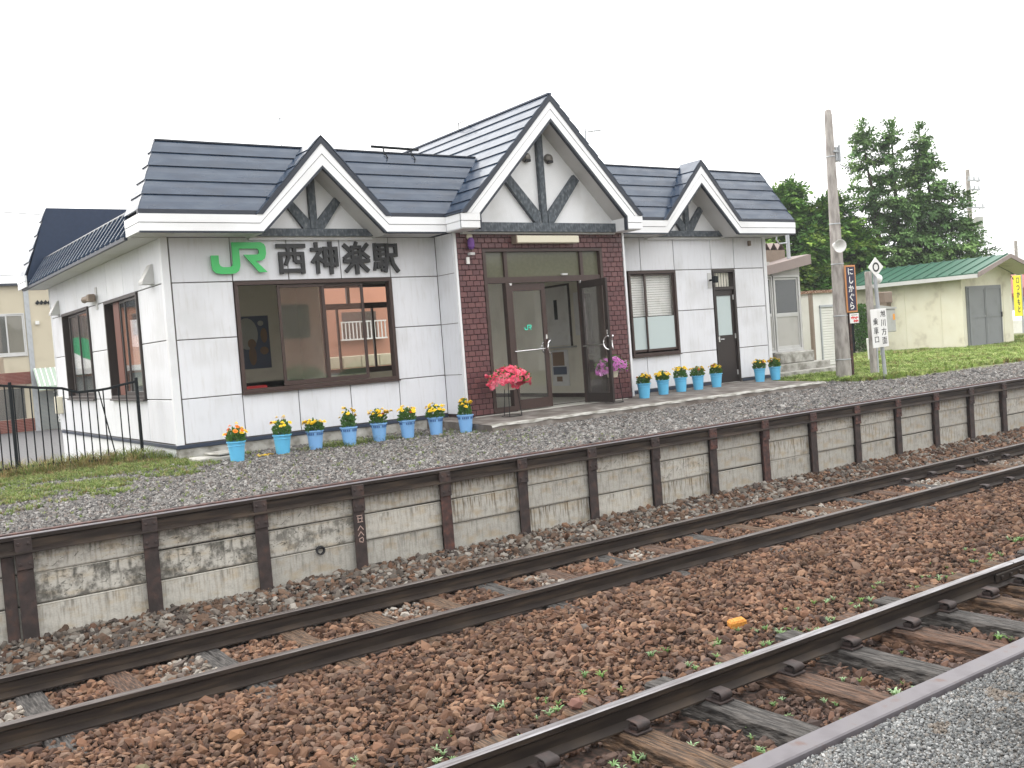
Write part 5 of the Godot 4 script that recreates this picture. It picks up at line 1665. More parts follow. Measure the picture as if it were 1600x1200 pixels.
# ------------------------------------------------------------------ right of the station
func annex() -> void:
	var t := thing("annex", "small grey lean-to porch with a glazed door at the right end of the station", "annex")
	part_box("wall", 12.62, 14.50, 0.30, 2.75, -4.2, -1.50, M.annex_metal, t)
	part_box("wall", 14.55, 15.52, 2.42, 2.62, -1.54, -1.50, M.annex_metal, t)
	part_box("wall", 15.48, 15.56, 0.45, 2.80, -4.2, -1.50, M.annex_metal, t)
	part_box("wall", 14.50, 15.48, 0.30, 2.7, -4.2, -4.1, M.annex_metal, t)
	part_box("interior_wall", 14.55, 15.46, 0.45, 2.6, -2.42, -2.4, M.interior_dark, t)
	var st := new_st()
	prism(st, [Vector2(12.62, 2.22), Vector2(15.72, 2.80), Vector2(15.72, 2.90), Vector2(12.62, 2.34)], -4.3, -1.30)
	obj("roof", st, M.annex_roof, t)
	st = new_st()
	prism(st, [Vector2(12.62, 2.20), Vector2(15.74, 2.66), Vector2(15.74, 2.885), Vector2(12.62, 2.40)], -1.298, -1.27)
	obj("roof_fascia", st, M.annex_roof, t)
	window("door", Transform3D(Basis(), Vector3(14.55, 0.62, -1.50)), 0.95, 1.80, [[0.05, 0.90, 0.84, 1.74, -0.01, M.glass_dark, 0.045], [0.05, 0.90, 0.05, 0.86, -0.012, M.annex_metal, 0.045]], t, M.alu, 0.05, 0.08)
	window("side_window", Transform3D(Basis(), Vector3(14.10, 0.62, -1.49)), 0.40, 1.80, [[0.04, 0.36, 0.86, 1.74, 0.0, M.glass_dark, 0.035], [0.04, 0.36, 0.05, 0.86, 0.0, M.annex_metal, 0.035]], t, M.alu, 0.04, 0.06)
	# old corrugated roof piece and its dark gable behind
	st = new_st()
	var n := 10
	for i in n:
		var x0 := 13.0 + 0.27 * i
		var x1 := x0 + 0.135
		var x2 := x0 + 0.27
		quad(st, Vector3(x0, 3.08, -2.0), Vector3(x1, 3.26, -2.0), Vector3(x1, 3.36, -4.2), Vector3(x0, 3.18, -4.2), Vector3(-1, 1, 0))
		quad(st, Vector3(x1, 3.26, -2.0), Vector3(x2, 3.08, -2.0), Vector3(x2, 3.18, -4.2), Vector3(x1, 3.36, -4.2), Vector3(1, 1, 0))
	obj("corrugated_roof", st, M.annex_roof, t)
	part_box("gable_board", 12.9, 15.68, 2.78, 3.08, -2.04, -1.99, M.brown_box, t)
	st = new_st()
	tube(st, [Vector3(15.27, 2.80, -1.55), Vector3(15.27, 3.6, -1.55)], 0.045, 10)
	obj("vent_pipe", st, M.galvanised, t)
	st = new_st()
	tube(st, [Vector3(14.9, 3.45, -1.55), Vector3(14.86, 3.28, -1.55), Vector3(14.95, 3.18, -1.55), Vector3(15.22, 3.2, -1.55)], 0.018, 8)
	obj("pipe_elbow", st, M.galvanised, t)
	# steps
	part_box("threshold", 14.4, 15.6, 0.32, 0.60, -1.5, -1.22, M.concrete, t, 0.03)
	part_box("step", 12.62, 15.95, 0.0, 0.325, -1.5, -1.05, M.concrete, t, 0.012)
	part_box("step", 12.62, 16.3, -0.02, 0.165, -1.05, -0.72, M.concrete, t, 0.012)


func sheds() -> void:
	# white storage box with a roller shutter
	var t := thing("storage_shed", "white metal storage shed with a roller shutter and rusty roof edge, behind the concrete pole", "shed")
	part_box("body", 17.2, 18.72, 0.04, 2.0, -4.6, -2.52, M.shed_white, t)
	var st := new_st()
	bx(st, 17.17, 17.26, 0.04, 2.02, -2.545, -2.47)
	bx(st, 18.66, 18.75, 0.04, 2.02, -2.545, -2.47)
	obj("corner_post", st, M.brown_box, t)
	st = new_st()
	bx(st, 17.15, 18.77, 2.0, 2.075, -4.7, -2.44)
	obj("roof_edge", st, M.rust_edge, t)
	st = new_st()
	bx(st, 17.56, 17.60, 0.08, 1.64, -2.52, -2.49)
	bx(st, 18.50, 18.54, 0.08, 1.64, -2.52, -2.49)
	bx(st, 17.56, 18.54, 1.62, 1.68, -2.52, -2.48)
	obj("shutter_frame", st, M.galvanised, t)
	for k in 22:
		st = new_st()
		box(st, Vector3(18.05, 0.125 + 0.068 * k, -2.507), Vector3(0.90, 0.062, 0.02), 0.008)
		obj("shutter_slat", st, M.shed_white, t)
	# cream shed with the green roof
	t = thing("cream_shed", "cream plastered shed with green metal roof and grey double doors in its gable end", "shed")
	part_box("wall", 27.2, 30.35, -0.05, 2.46, -8.6, -4.2, M.shed_cream, t)
	st = new_st()
	prism(st, [Vector2(27.2, 2.455), Vector2(30.35, 2.455), Vector2(28.77, 2.94)], -8.6, -4.203)
	obj("gable_wall", st, M.shed_cream, t)
	for q in [[27.185, 27.30, -4.26, -4.186], [27.184, 27.22, -6.34, -6.30], [29.75, 29.79, -4.21, -4.19], [27.185, 27.22, -5.0, -4.96]]:
		part_box("wall_batten", q[0], q[1], -0.02, 2.45, q[2], q[3], M.shed_cream, t)
	# roof: two slopes of seamed sheet with an overhang over the doors
	for s in [-1.0, 1.0]:
		st = new_st()
		var e := Vector2(28.77 + s * 2.02, 2.40)
		prism(st, [Vector2(28.77, 2.98), e, e + Vector2(0, 0.05), Vector2(28.77, 3.03)], -9.0, -3.35)
		obj("roof_slope", st, M.shed_green, t)
		for k in 13:
			var z := -8.85 + 0.45 * k
			st = new_st()
			prism(st, [Vector2(28.77, 3.03), e + Vector2(0, 0.05), e + Vector2(0, 0.085), Vector2(28.77, 3.065)], z - 0.018, z + 0.018)
			obj("roof_seam", st, M.shed_green, t)
		st = new_st()
		prism(st, [Vector2(28.77, 2.90), e + Vector2(0, -0.10), e + Vector2(0, 0.055), Vector2(28.77, 3.035)], -3.35, -3.31)
		obj("barge_board", st, M.annex_roof, t)
	part_box("eave_board", 26.73, 26.77, 2.28, 2.41, -9.0, -3.36, M.alu, t)
	for sd in [-1.0, 1.0]:
		st = new_st()
		prism(st, [Vector2(28.77, 2.955), Vector2(28.77 + sd * 1.98, 2.385), Vector2(28.77 + sd * 1.98, 2.36), Vector2(28.77, 2.93)], -4.19, -3.36)
		obj("soffit", st, M.shed_cream, t)
	st = new_st()
	bx(st, 27.42, 29.56, -0.03, 2.05, -4.21, -4.15)
	obj("door_frame", st, M.shed_door, t)
	for k in 2:
		var x := 27.48 + 1.02 * k
		st = new_st()
		bx(st, x, x + 1.0, 0.0, 2.0, -4.15, -4.13)
		var d := obj("door", st, M.shed_door, t)
		for q in [[x, x + 0.05, 0.0, 2.0], [x + 0.95, x + 1.0, 0.0, 2.0], [x + 0.05, x + 0.95, 0.98, 1.05], [x + 0.05, x + 0.95, 1.93, 2.0], [x + 0.05, x + 0.95, 0.0, 0.07]]:
			part_box("door_rail", q[0], q[1], q[2], q[3], -4.13, -4.112, M.shed_door, d)
		if k == 1:
			part_box("handle", x + 0.93, x + 0.97, 0.95, 1.12, -4.11, -4.08, M.iron_black, d)
	# things on its long wall
	part_box("meter_box", 26.95, 27.2, 1.35, 1.85, -7.2, -6.85, M.brown_box, t)
	# ivy on the corner
	var r := RandomNumberGenerator.new()
	r.seed = 12
	st = new_st()
	for i in 1100:
		var p := Vector3(27.05 - 0.4 * r.randf(), 1.7 * pow(r.randf(), 0.8), -7.55 - 0.65 * r.randf())
		foliage(st, p, 0.02, 0.02, 1, 0.13, r)
	var iv := obj("shrub", st, M.plant_green)
	tag(iv, "bright green leafy shrub growing against the left end of the cream shed", "shrub")
	# dark post and rail by the ivy
	st = new_st()
	bx(st, 26.4, 26.46, 0, 1.45, -7.95, -7.89)
	bx(st, 25.7, 26.46, 1.39, 1.45, -7.95, -7.89)
	bx(st, 25.7, 25.76, 0, 1.45, -7.95, -7.89)
	tag(obj("gate_frame", st, M.iron_black), "black iron gate frame standing in front of the green shrub", "gate")
	# small white stake in the grass
	st = new_st()
	box(st, Vector3(0, 0.3, 0), Vector3(0.13, 0.75, 0.05), 0.01)
	var stake := obj("white_stake", st, M.white_paint)
	stake.position = Vector3(20.6, 0, -3.2)
	stake.rotation.z = 0.08
	tag(stake, "short white stake in the grass to the right of the concrete pole", "stake")


func poles() -> void:
	var t := thing("concrete_pole", "tall tapering concrete utility pole on the platform with the station name plate", "utility pole", Vector3(13.86, 0, 0.85))
	var st := new_st()
	st.set_smooth_group(1)
	lathe(st, [Vector2(0.168, -0.3), Vector2(0.078, 5.60), Vector2(0.06, 5.70), Vector2(0, 5.73)], 20)
	obj("pole", st, M.pole_concrete, t)
	for y in [0.42, 1.35, 2.45, 3.3, 4.72]:
		st = new_st()
		var rr = 0.168 - 0.0152 * (y + 0.3) + 0.004
		lathe(st, [Vector2(rr, y - 0.012), Vector2(rr + 0.006, y), Vector2(rr, y + 0.012)], 20)
		obj("steel_band", st, M.galvanised, t)
	part_box("steel_channel", 0.16, 0.23, -0.1, 2.05, 0.02, 0.10, M.rust_red, t, 0.004)
	# loudspeaker and fittings
	st = new_st()
	var q := Transform3D(Basis.from_euler(Vector3(PI / 2 + 0.15, 0, 0.0)) , Vector3(-0.20, 2.84, 0.10))
	q.basis = Basis(Vector3.UP, -0.5) * q.basis
	lathe(st, [Vector2(0.045, 0.0), Vector2(0.07, 0.07), Vector2(0.085, 0.14), Vector2(0.135, 0.27), Vector2(0.14, 0.28), Vector2(0.12, 0.275), Vector2(0.03, 0.16), Vector2(0, 0.16)], 20, q)
	obj("loudspeaker", st, M.white_paint, t)
	part_box("transformer_box", 0.06, 0.20, 4.62, 4.92, -0.06, 0.10, M.galvanised, t, 0.01)
	st = new_st()
	bx(st, -0.02, 0.14, 4.80, 4.84, 0.08, 0.12)
	bx(st, 0.12, 0.16, 4.60, 4.95, 0.10, 0.14)
	tube(st, [Vector3(0.16, 4.55, 0.1), Vector3(0.30, 4.48, 0.16), Vector3(0.34, 4.40, 0.2)], 0.012, 6)
	obj("bracket", st, M.galvanised, t)
	# name plate
	t = thing("name_plate", "narrow navy name plate with white kana and an orange frame, on the concrete pole", "name plate", Vector3(14.00, 1.905, 1.05), "", -0.18)
	part_box("frame", -0.15, 0.15, -0.50, 0.50, -0.012, 0.008, M.orange_frame, t, 0.006)
	part_box("plate", -0.115, 0.115, -0.465, 0.465, 0.008, 0.0105, M.navy_plate, t)
	for i in 5:
		st = new_st()
		glyph(st, [H_NI, H_SHI, H_KA, H_GU, H_RA][i], 0.145, 0.145, 0.0015, Transform3D(Basis(), Vector3(-0.0725, 0.29 - 0.18 * i, 0.0105)), 1.25)
		obj("character", st, M.white_paint, t)
	t = thing("advert_plate", "small white plate with red lettering hung below the navy name plate", "plate", Vector3(14.03, 1.275, 1.07), "", -0.18)
	part_box("plate", -0.125, 0.125, -0.105, 0.105, -0.006, 0.006, M.white_paint, t, 0.004)
	st = new_st()
	glyph(st, [[0.028, -0.09, 0.015, -0.05, 0.03], [0.02, -0.07, 0.03, -0.07, -0.01], [0.02, -0.04, 0.02, -0.01, 0.02], [0.02, -0.025, 0.03, -0.025, -0.012], [0.022, 0.0, 0.025, 0.03, 0.0], [0.02, 0.045, 0.028, 0.045, -0.01], [0.022, 0.06, 0.02, 0.095, 0.02], [0.026, -0.02, -0.055, 0.09, -0.055], [0.02, 0.0, -0.035, 0.0, -0.075], [0.02, 0.06, -0.035, 0.05, -0.075]], 1.0, 1.0, 0.001, Transform3D(Basis(), Vector3(0, 0, 0.006)))
	obj("lettering", st, M.red_paint, t)
	st = new_st()
	glyph(st, [[0.014, -0.08, 0.072, 0.075, 0.072]], 1.0, 1.0, 0.001, Transform3D(Basis(), Vector3(0, 0, 0.006)))
	obj("lettering", st, M.brown_box, t)
	# boarding sign on a leaning steel post
	t = thing("boarding_sign", "leaning galvanised sign post with a white diamond on top and a boarding notice plate", "sign post", Vector3(13.79, 0, 1.9))
	st = new_st()
	tube(st, [Vector3(0, -0.1, 0), Vector3(-0.185, 2.36, 0)], 0.038, 10)
	obj("post", st, M.galvanised, t)
	var dx := Transform3D(Basis.from_euler(Vector3(0, -0.25, 0)), Vector3(-0.19, 2.275, 0.05))
	st = new_st()
	prism(st, [Vector2(-0.19, 0), Vector2(0, -0.20), Vector2(0.19, 0), Vector2(0, 0.20)], -0.006, 0.006, dx)
	var dm := obj("diamond_plate", st, M.white_paint, t)
	st = new_st()
	for i in 18:
		var a := TAU * i / 18
		var b := TAU * (i + 1) / 18
		quad(st, dx * Vector3(cos(a) * 0.052, sin(a) * 0.062, 0.0075), dx * Vector3(cos(a) * 0.085, sin(a) * 0.098, 0.0075), dx * Vector3(cos(b) * 0.085, sin(b) * 0.098, 0.0075), dx * Vector3(cos(b) * 0.052, sin(b) * 0.062, 0.0075), Vector3(0, 0, 1))
	obj("ring_mark", st, M.letter_black, dm)
	var bp := Transform3D(Basis.from_euler(Vector3(0, -0.2, 0.03)), Vector3(-0.19, 1.04, 0.055))
	st = new_st()
	box(st, Vector3.ZERO, Vector3(0.42, 0.78, 0.014), 0.004, bp)
	var pl := obj("notice_plate", st, M.white_paint, t)
	for i in 7:
		st = new_st()
		var col := 0 if i < 4 else 1
		var k := i if i < 4 else i - 4
		glyph(st, [K_ASAHI, K_KAWA, K_HO, K_MEN, K_JO, K_SHA, K_GUCHI][i], 0.125, 0.135, 0.0012, bp * Transform3D(Basis(), Vector3(0.045 if col == 0 else -0.16, (0.215 if col == 0 else 0.07) - 0.18 * k, 0.0072)), 1.15)
		obj("character", st, M.letter_black, pl)
	# short concrete post with electric boxes
	t = thing("equipment_post", "short weathered concrete post carrying grey and brown electric boxes, behind the boarding sign", "post", Vector3(14.5, 0, 1.14))
	part_box("post", -0.06, 0.06, -0.1, 2.25, -0.055, 0.055, M.pole_concrete, t, 0.01)
	part_box("mast", 0.07, 0.12, -0.1, 0.9, 0.0, 0.05, M.galvanised, t)
	var gb := part_box("switch_box", 0.38, 0.72, 0.92, 1.42, -0.06, 0.12, M.grey_box, t, 0.012)
	part_box("orange_label", 0.62, 0.69, 1.18, 1.31, 0.12, 0.124, M.orange_mark, gb)
	part_box("orange_label", -0.07, 0.03, 1.18, 1.31, 0.081, 0.085, M.orange_mark, t)
	st = new_st()
	prism(st, [Vector2(0.06, 1.42), Vector2(0.74, 1.42), Vector2(0.74, 1.45), Vector2(0.06, 1.52)], -0.08, 0.14)
	obj("box_hood", st, M.grey_box, t)
	part_box("junction_box", 0.40, 0.72, 1.55, 1.80, -0.12, 0.08, M.brown_box, t, 0.02)
	st = new_st()
	lathe(st, [Vector2(0.0, 0.0), Vector2(0.03, 0.0), Vector2(0.11, 0.16), Vector2(0.10, 0.165), Vector2(0.0, 0.10)], 14, Transform3D(Basis.from_euler(Vector3(0.4, 0, -1.9)), Vector3(0.06, 2.12, 0.10)))
	obj("floodlight", st, M.white_paint, t)
	st = new_st()
	tube(st, [Vector3(0.1, 1.0, 0.13), Vector3(0.16, 0.7, 0.15), Vector3(0.08, 0.45, 0.12)], 0.012, 6)
	obj("cable", st, M.grey_box, t)


# ------------------------------------------------------------------ trees
func spray_mesh(sd: int, leaves: int, len: float, leaf: float) -> Mesh:
	# a twig with its leaves, lying along +x
	var r := RandomNumberGenerator.new()
	r.seed = sd
	var st := new_st()
	for i in leaves:
		var t := r.randf()
		var p := Vector3(t * len, r.randf_range(-0.12, 0.12) * len, r.randf_range(-0.35, 0.35) * len)
		var d := Vector3(r.randf_range(0.2, 1.0), r.randf_range(-0.7, 0.35), r.randf_range(-1, 1)).normalized()
		var s := d.cross(Vector3(r.randf_range(-0.5, 0.5), 1, r.randf_range(-0.5, 0.5))).normalized() * leaf * 0.3
		quad(st, p, p + d * leaf * 0.5 + s, p + d * leaf, p + d * leaf * 0.5 - s, Vector3.UP)
	st.generate_normals()
	return st.commit()


func tree(called: String, label: String, base: Vector3, leaders: Array, pal: Array, sd: int, droop: float, spray: Mesh, dens := 1.0) -> void:
	# leaders: [x, z, height, spread, first branch height]
	var r := RandomNumberGenerator.new()
	r.seed = sd
	var t := thing(called, label, "tree", base, "trees behind the sheds")
	var st := new_st()
	var xf := []
	var cols := PackedColorArray()
	for l in leaders:
		var top := Vector3(l[0], l[2], l[1])
		var foot := Vector3(l[0] * 0.3, -0.3, l[1] * 0.3)
		var pts := []
		for i in 7:
			var f := i / 6.0
			pts.append(foot.lerp(top, f) + Vector3(r.randf_range(-0.1, 0.1), 0, r.randf_range(-0.1, 0.1)) * sin(f * PI))
		tube(st, pts, 0.02 * l[2] + 0.03, 7, 0.015)
		var h: float = l[4]
		while h < l[2]:
			var f: float = (h - l[4]) / (l[2] - l[4])
			var n := 3 + r.randi() % 3
			for b in n:
				var a := r.randf() * TAU
				var profile := pow(maxf(0.0, 1.0 - f), 0.75 if droop > 0.2 else 1.05) * (0.55 + 0.45 * minf(1.0, f * 3.0 + 0.25)) * (1.0 if droop > 0.2 else 1.25)
				var ln: float = (l[3] * profile + 0.25) * r.randf_range(0.6, 1.12)
				var o := foot.lerp(top, clampf((h + 0.3) / (l[2] + 0.3), 0, 1))
				var d := Vector3(cos(a), r.randf_range(0.05, 0.35), sin(a))
				var bp := []
				for i in 5:
					var q := i / 4.0
					bp.append(o + d * ln * q + Vector3(0, -droop * ln * q * q, 0))
				tube(st, bp, 0.012 + 0.014 * ln, 4, 0.006, false)
				var count := int((10 + 26 * ln) * dens * (1.0 if droop > 0.2 else 1.25))
				var clump := tint(r, pal, 0.45)
				for i in count:
					var q := 0.12 + 0.88 * pow(r.randf(), 0.7)
					var p := o + d * ln * q + Vector3(0, -droop * ln * q * q, 0)
					var w := 0.10 + 0.20 * ln * (1.05 - q)
					p += Vector3(r.randfn(0, w), r.randfn(0.0, 0.09 if droop > 0.2 else 0.06), r.randfn(0, w))
					var yaw := atan2(-d.z, d.x) + r.randf_range(-1.1, 1.1)
					var bs := Basis(Vector3.UP, yaw) * Basis(Vector3.BACK, r.randf_range(-0.7, 0.35)) * Basis(Vector3.RIGHT, r.randf_range(-0.6, 0.6))
					xf.append(Transform3D(bs.scaled_local(Vector3.ONE * r.randf_range(0.7, 1.25)), p))
					cols.append(tint(r, [clump], 0.22))
			h += r.randf_range(0.16, 0.30) * (1.0 + 0.3 * (1.0 - f)) * (1.0 if droop > 0.2 else 1.45)
	for l in leaders:
		for i in 40:
			var f := r.randf()
			var p := Vector3(l[0] * (0.3 + 0.7 * (0.93 + 0.12 * f)), l[2] * (0.90 + 0.13 * f), l[1]) + Vector3(r.randfn(0, 0.16 * (1.1 - f)), 0, r.randfn(0, 0.16 * (1.1 - f)))
			xf.append(Transform3D(Basis(Vector3.UP, r.randf() * TAU) * Basis(Vector3.BACK, r.randf_range(0.1, 1.2)), p))
			cols.append(tint(r, pal, 0.3))
	obj("trunk", st, M.bark, t)
	mmesh("crown", spray, M.leaf, xf, cols, t)


func trees() -> void:
	var s1 := spray_mesh(1, 13, 0.34, 0.13)
	var s2 := spray_mesh(2, 12, 0.30, 0.17)
	var deep := [Color(0.115, 0.205, 0.074), Color(0.145, 0.245, 0.088), Color(0.090, 0.170, 0.064), Color(0.175, 0.275, 0.095)]
	var fresh := [Color(0.105, 0.21, 0.050), Color(0.08, 0.165, 0.044), Color(0.155, 0.27, 0.058), Color(0.062, 0.13, 0.036), Color(0.20, 0.29, 0.065)]
	var k := 1.10
	# the big tree of several pointed leaders, tallest on the left
	tree("pointed_tree", "tall dark green tree with three pointed tops behind the cream shed", Vector3(32.2, -0.1, -9.6), [[-1.25, -0.6, 8.75, 1.35, 1.3], [-0.2, 0.0, 8.8, 1.2, 1.5], [0.85, 0.6, 8.6, 1.3, 1.5]], deep, 21, 0.16, s1, 0.46)
	tree("spreading_tree", "broad dark green tree stepping down to the right behind the cream shed ridge", Vector3(33.6, -0.1, -8.6), [[-0.6, -0.2, 7.7, 1.55, 1.0], [0.2, 0.4, 6.2, 1.7, 0.9], [0.75, 0.7, 4.7, 1.5, 1.3]], deep, 22, 0.14, s1, 0.48)
	tree("round_tree", "lighter green rounded tree behind the white storage shed, left of the concrete pole", Vector3(27.6, -0.1, -11.4), [[-0.9, 0.4, 6.3, 2.1, 0.5], [0.4, -0.2, 6.7, 2.2, 0.6], [1.3, 0.6, 5.9, 2.0, 0.4], [-0.2, 1.0, 5.0, 2.1, 0.3]], fresh, 23, 0.26, s2, 0.60)
	tree("round_tree", "low bushy tree filling the gap between the annex roof and the white storage shed", Vector3(24.3, -0.1, -10.9), [[0.0, 0.0, 4.9, 1.9, 0.3], [-0.9, 0.4, 3.9, 1.6, 0.3]], fresh, 24, 0.24, s2, 0.6)
	tree("round_tree", "pale green low tree behind the concrete pole, between the rounded tree and the pointed tree", Vector3(29.6, -0.1, -10.7), [[0.0, 0.0, 6.2, 1.4, 0.4], [0.5, 0.8, 4.6, 1.5, 0.4]], fresh, 25, 0.22, s2, 0.6)


# ------------------------------------------------------------------ far right, wires
func wire(called: String, label: String, a: Vector3, b: Vector3, sag: float, r := 0.012) -> void:
	var st := new_st()
	var pts := []
	for i in 21:
		var f := i / 20.0
		pts.append(a.lerp(b, f) + Vector3(0, -sag * 4.0 * f * (1.0 - f), 0))
	tube(st, pts, r, 4)
	tag(obj(called, st, M.iron_black), label, "wire", "overhead wires")


func distance() -> void:
	# distant utility pole
	var t := thing("utility_pole", "distant grey utility pole with crossarms and a transformer, rising beside the tall trees", "utility pole", Vector3(49.0, -1.0, -16.2))
	var st := new_st()
	lathe(st, [Vector2(0.17, 0), Vector2(0.11, 10.0), Vector2(0, 10.02)], 10)
	obj("pole", st, M.pole_concrete, t)
	for q in [[9.4, 1.0], [8.9, 0.9], [7.9, 1.5]]:
		st = new_st()
		box(st, Vector3(0.45, q[0], 0.1), Vector3(q[1] * 1.2, 0.09, 0.09))
		for k in 3:
			box(st, Vector3(0.45 + (k - 1) * q[1] * 0.5, q[0] + 0.12, 0.1), Vector3(0.07, 0.18, 0.07))
		obj("crossarm", st, M.galvanised, t)
	st = new_st()
	lathe(st, [Vector2(0, 0), Vector2(0.24, 0), Vector2(0.24, 0.65), Vector2(0, 0.7)], 12, Transform3D(Basis(), Vector3(0.5, 6.7, 0.2)))
	obj("transformer", st, M.grey_box, t)
	t = thing("utility_pole", "thin dark pole cut by the right edge of the photograph, above the shed roof", "utility pole", Vector3(55.8, -1.0, -17.3))
	st = new_st()
	lathe(st, [Vector2(0.13, 0), Vector2(0.10, 6.2), Vector2(0, 6.2)], 8)
	obj("pole", st, M.pole_concrete, t)
	wire("overhead_wire", "thin wire running level to the right from the distant pole top", Vector3(49.4, 8.4, -16.1), Vector3(95, 9.0, -28), 0.6)
	wire("overhead_wire", "wire slanting down to the right from the distant pole transformer", Vector3(49.4, 7.0, -16.1), Vector3(80, 3.2, -22), 0.8)
	wire("overhead_wire", "lower wire at mid height right of the tall trees", Vector3(34, 4.9, -16.1), Vector3(85, 4.4, -26), 0.4)
	wire("overhead_wire", "lowest wire just above the cream shed roof at the right edge", Vector3(36, 3.9, -16.1), Vector3(85, 2.7, -24), 0.3)
	wire("overhead_wire", "thin wire sloping down towards the left roof corner", Vector3(-12, 8.2, -22), Vector3(9, 6.8, -24), 0.3)
	wire("overhead_wire", "wire behind the rear mansard at the far left, at eave height", Vector3(-12, 5.0, -24), Vector3(9, 5.05, -24), 0.1)
	# yellow banner
	t = thing("yellow_banner", "tall yellow roadside banner with dark vertical lettering, right of the cream shed", "banner", Vector3(40.75, -0.2, -9.45))
	st = new_st()
	bx(st, -0.30, 0.30, 1.0, 2.85, -0.03, 0.03, 0.01)
	obj("panel", st, M.yellow_banner, t)
	st = new_st()
	bx(st, 0.32, 0.38, 0.0, 3.0, -0.04, 0.04)
	obj("post", st, M.galvanised, t)
	for i in 5:
		st = new_st()
		glyph(st, [K_GUCHI, H_TSU, H_KA, H_MO, H_TO][i], 0.26, 0.27, 0.003, Transform3D(Basis(), Vector3(-0.13, 2.5 - 0.33 * i, 0.031)), 1.3)
		obj("character", st, M.letter_black, t)
	# low houses and a parked car beyond
	t = thing("house", "distant low house with a dull red roof at the right edge, behind the banner", "house", Vector3(57.0, -0.6, -17.5))
	part_box("wall", -2.0, 8.0, 0, 2.4, -6, 0, M.pale_siding, t)
	st = new_st()
	prism(st, [Vector2(-3.0, 2.4), Vector2(9.0, 2.4), Vector2(9.0, 2.5), Vector2(3.0, 4.0), Vector2(-3.0, 2.5)], -6.5, 0.5)
	obj("roof", st, M.tile_red_roof, t)
	part_box("window", 0.3, 1.8, 1.0, 1.9, 0.0, 0.04, M.glass_dark, t)
	t = thing("parked_car", "white car parked beyond the cream shed under the yellow banner", "car", Vector3(43.9, -0.35, -10.2))
	st = new_st()
	prism(st, [Vector2(-2.0, 0.3), Vector2(2.0, 0.3), Vector2(2.05, 0.75), Vector2(1.3, 0.95), Vector2(0.8, 1.4), Vector2(-1.4, 1.42), Vector2(-2.0, 0.95)], -0.8, 0.8)
	obj("body", st, M.white_paint, t)
	st = new_st()
	prism(st, [Vector2(-1.25, 0.98), Vector2(1.15, 0.98), Vector2(0.75, 1.34), Vector2(-1.2, 1.36)], 0.79, 0.81)
	obj("side_window", st, M.glass_dark, t)
	for x in [-1.3, 1.3]:
		st = new_st()
		lathe(st, [Vector2(0, 0), Vector2(0.32, 0), Vector2(0.32, 0.2), Vector2(0, 0.2)], 14, Transform3D(Basis.from_euler(Vector3(PI / 2, 0, 0)), Vector3(x, 0.32, 0.66)))
		obj("wheel", st, M.iron_black, t)
	t = thing("dark_post", "black post in the grass at the right edge of the photograph", "post", Vector3(33.6, 0, -5.4))
	part_box("post", -0.05, 0.05, -0.1, 1.55, -0.05, 0.05, M.iron_black, t)
	# aerials on the roof
	t = thing("television_aerial", "thin television aerial above the left part of the roof", "aerial", Vector3(4.05, 3.25, -5.0))
	st = new_st()
	tube(st, [Vector3(0, 0, 0), Vector3(0, 2.95, 0)], 0.010, 5)
	tube(st, [Vector3(-0.05, 2.95, 0), Vector3(0.55, 2.85, 0.1)], 0.008, 5)
	for i in 6:
		tube(st, [Vector3(0.02 + 0.1 * i, 2.93 - 0.016 * i, -0.16), Vector3(0.02 + 0.1 * i, 2.93 - 0.016 * i, 0.2)], 0.005, 4)
	obj("aerial", st, M.galvanised, t)
	t = thing("television_aerial", "small aerial showing beside the right slope of the porch gable", "aerial", Vector3(12.1, 3.25, -5.0))
	st = new_st()
	tube(st, [Vector3(0, 0, 0), Vector3(0, 3.25, 0)], 0.02, 5)
	tube(st, [Vector3(0, 3.15, 0), Vector3(0.55, 3.22, 0.1)], 0.012, 5)
	for i in 5:
		tube(st, [Vector3(0.1 + 0.1 * i, 3.17 + 0.012 * i, -0.14), Vector3(0.1 + 0.1 * i, 3.17 + 0.012 * i, 0.18)], 0.006, 4)
	obj("aerial", st, M.galvanised, t)


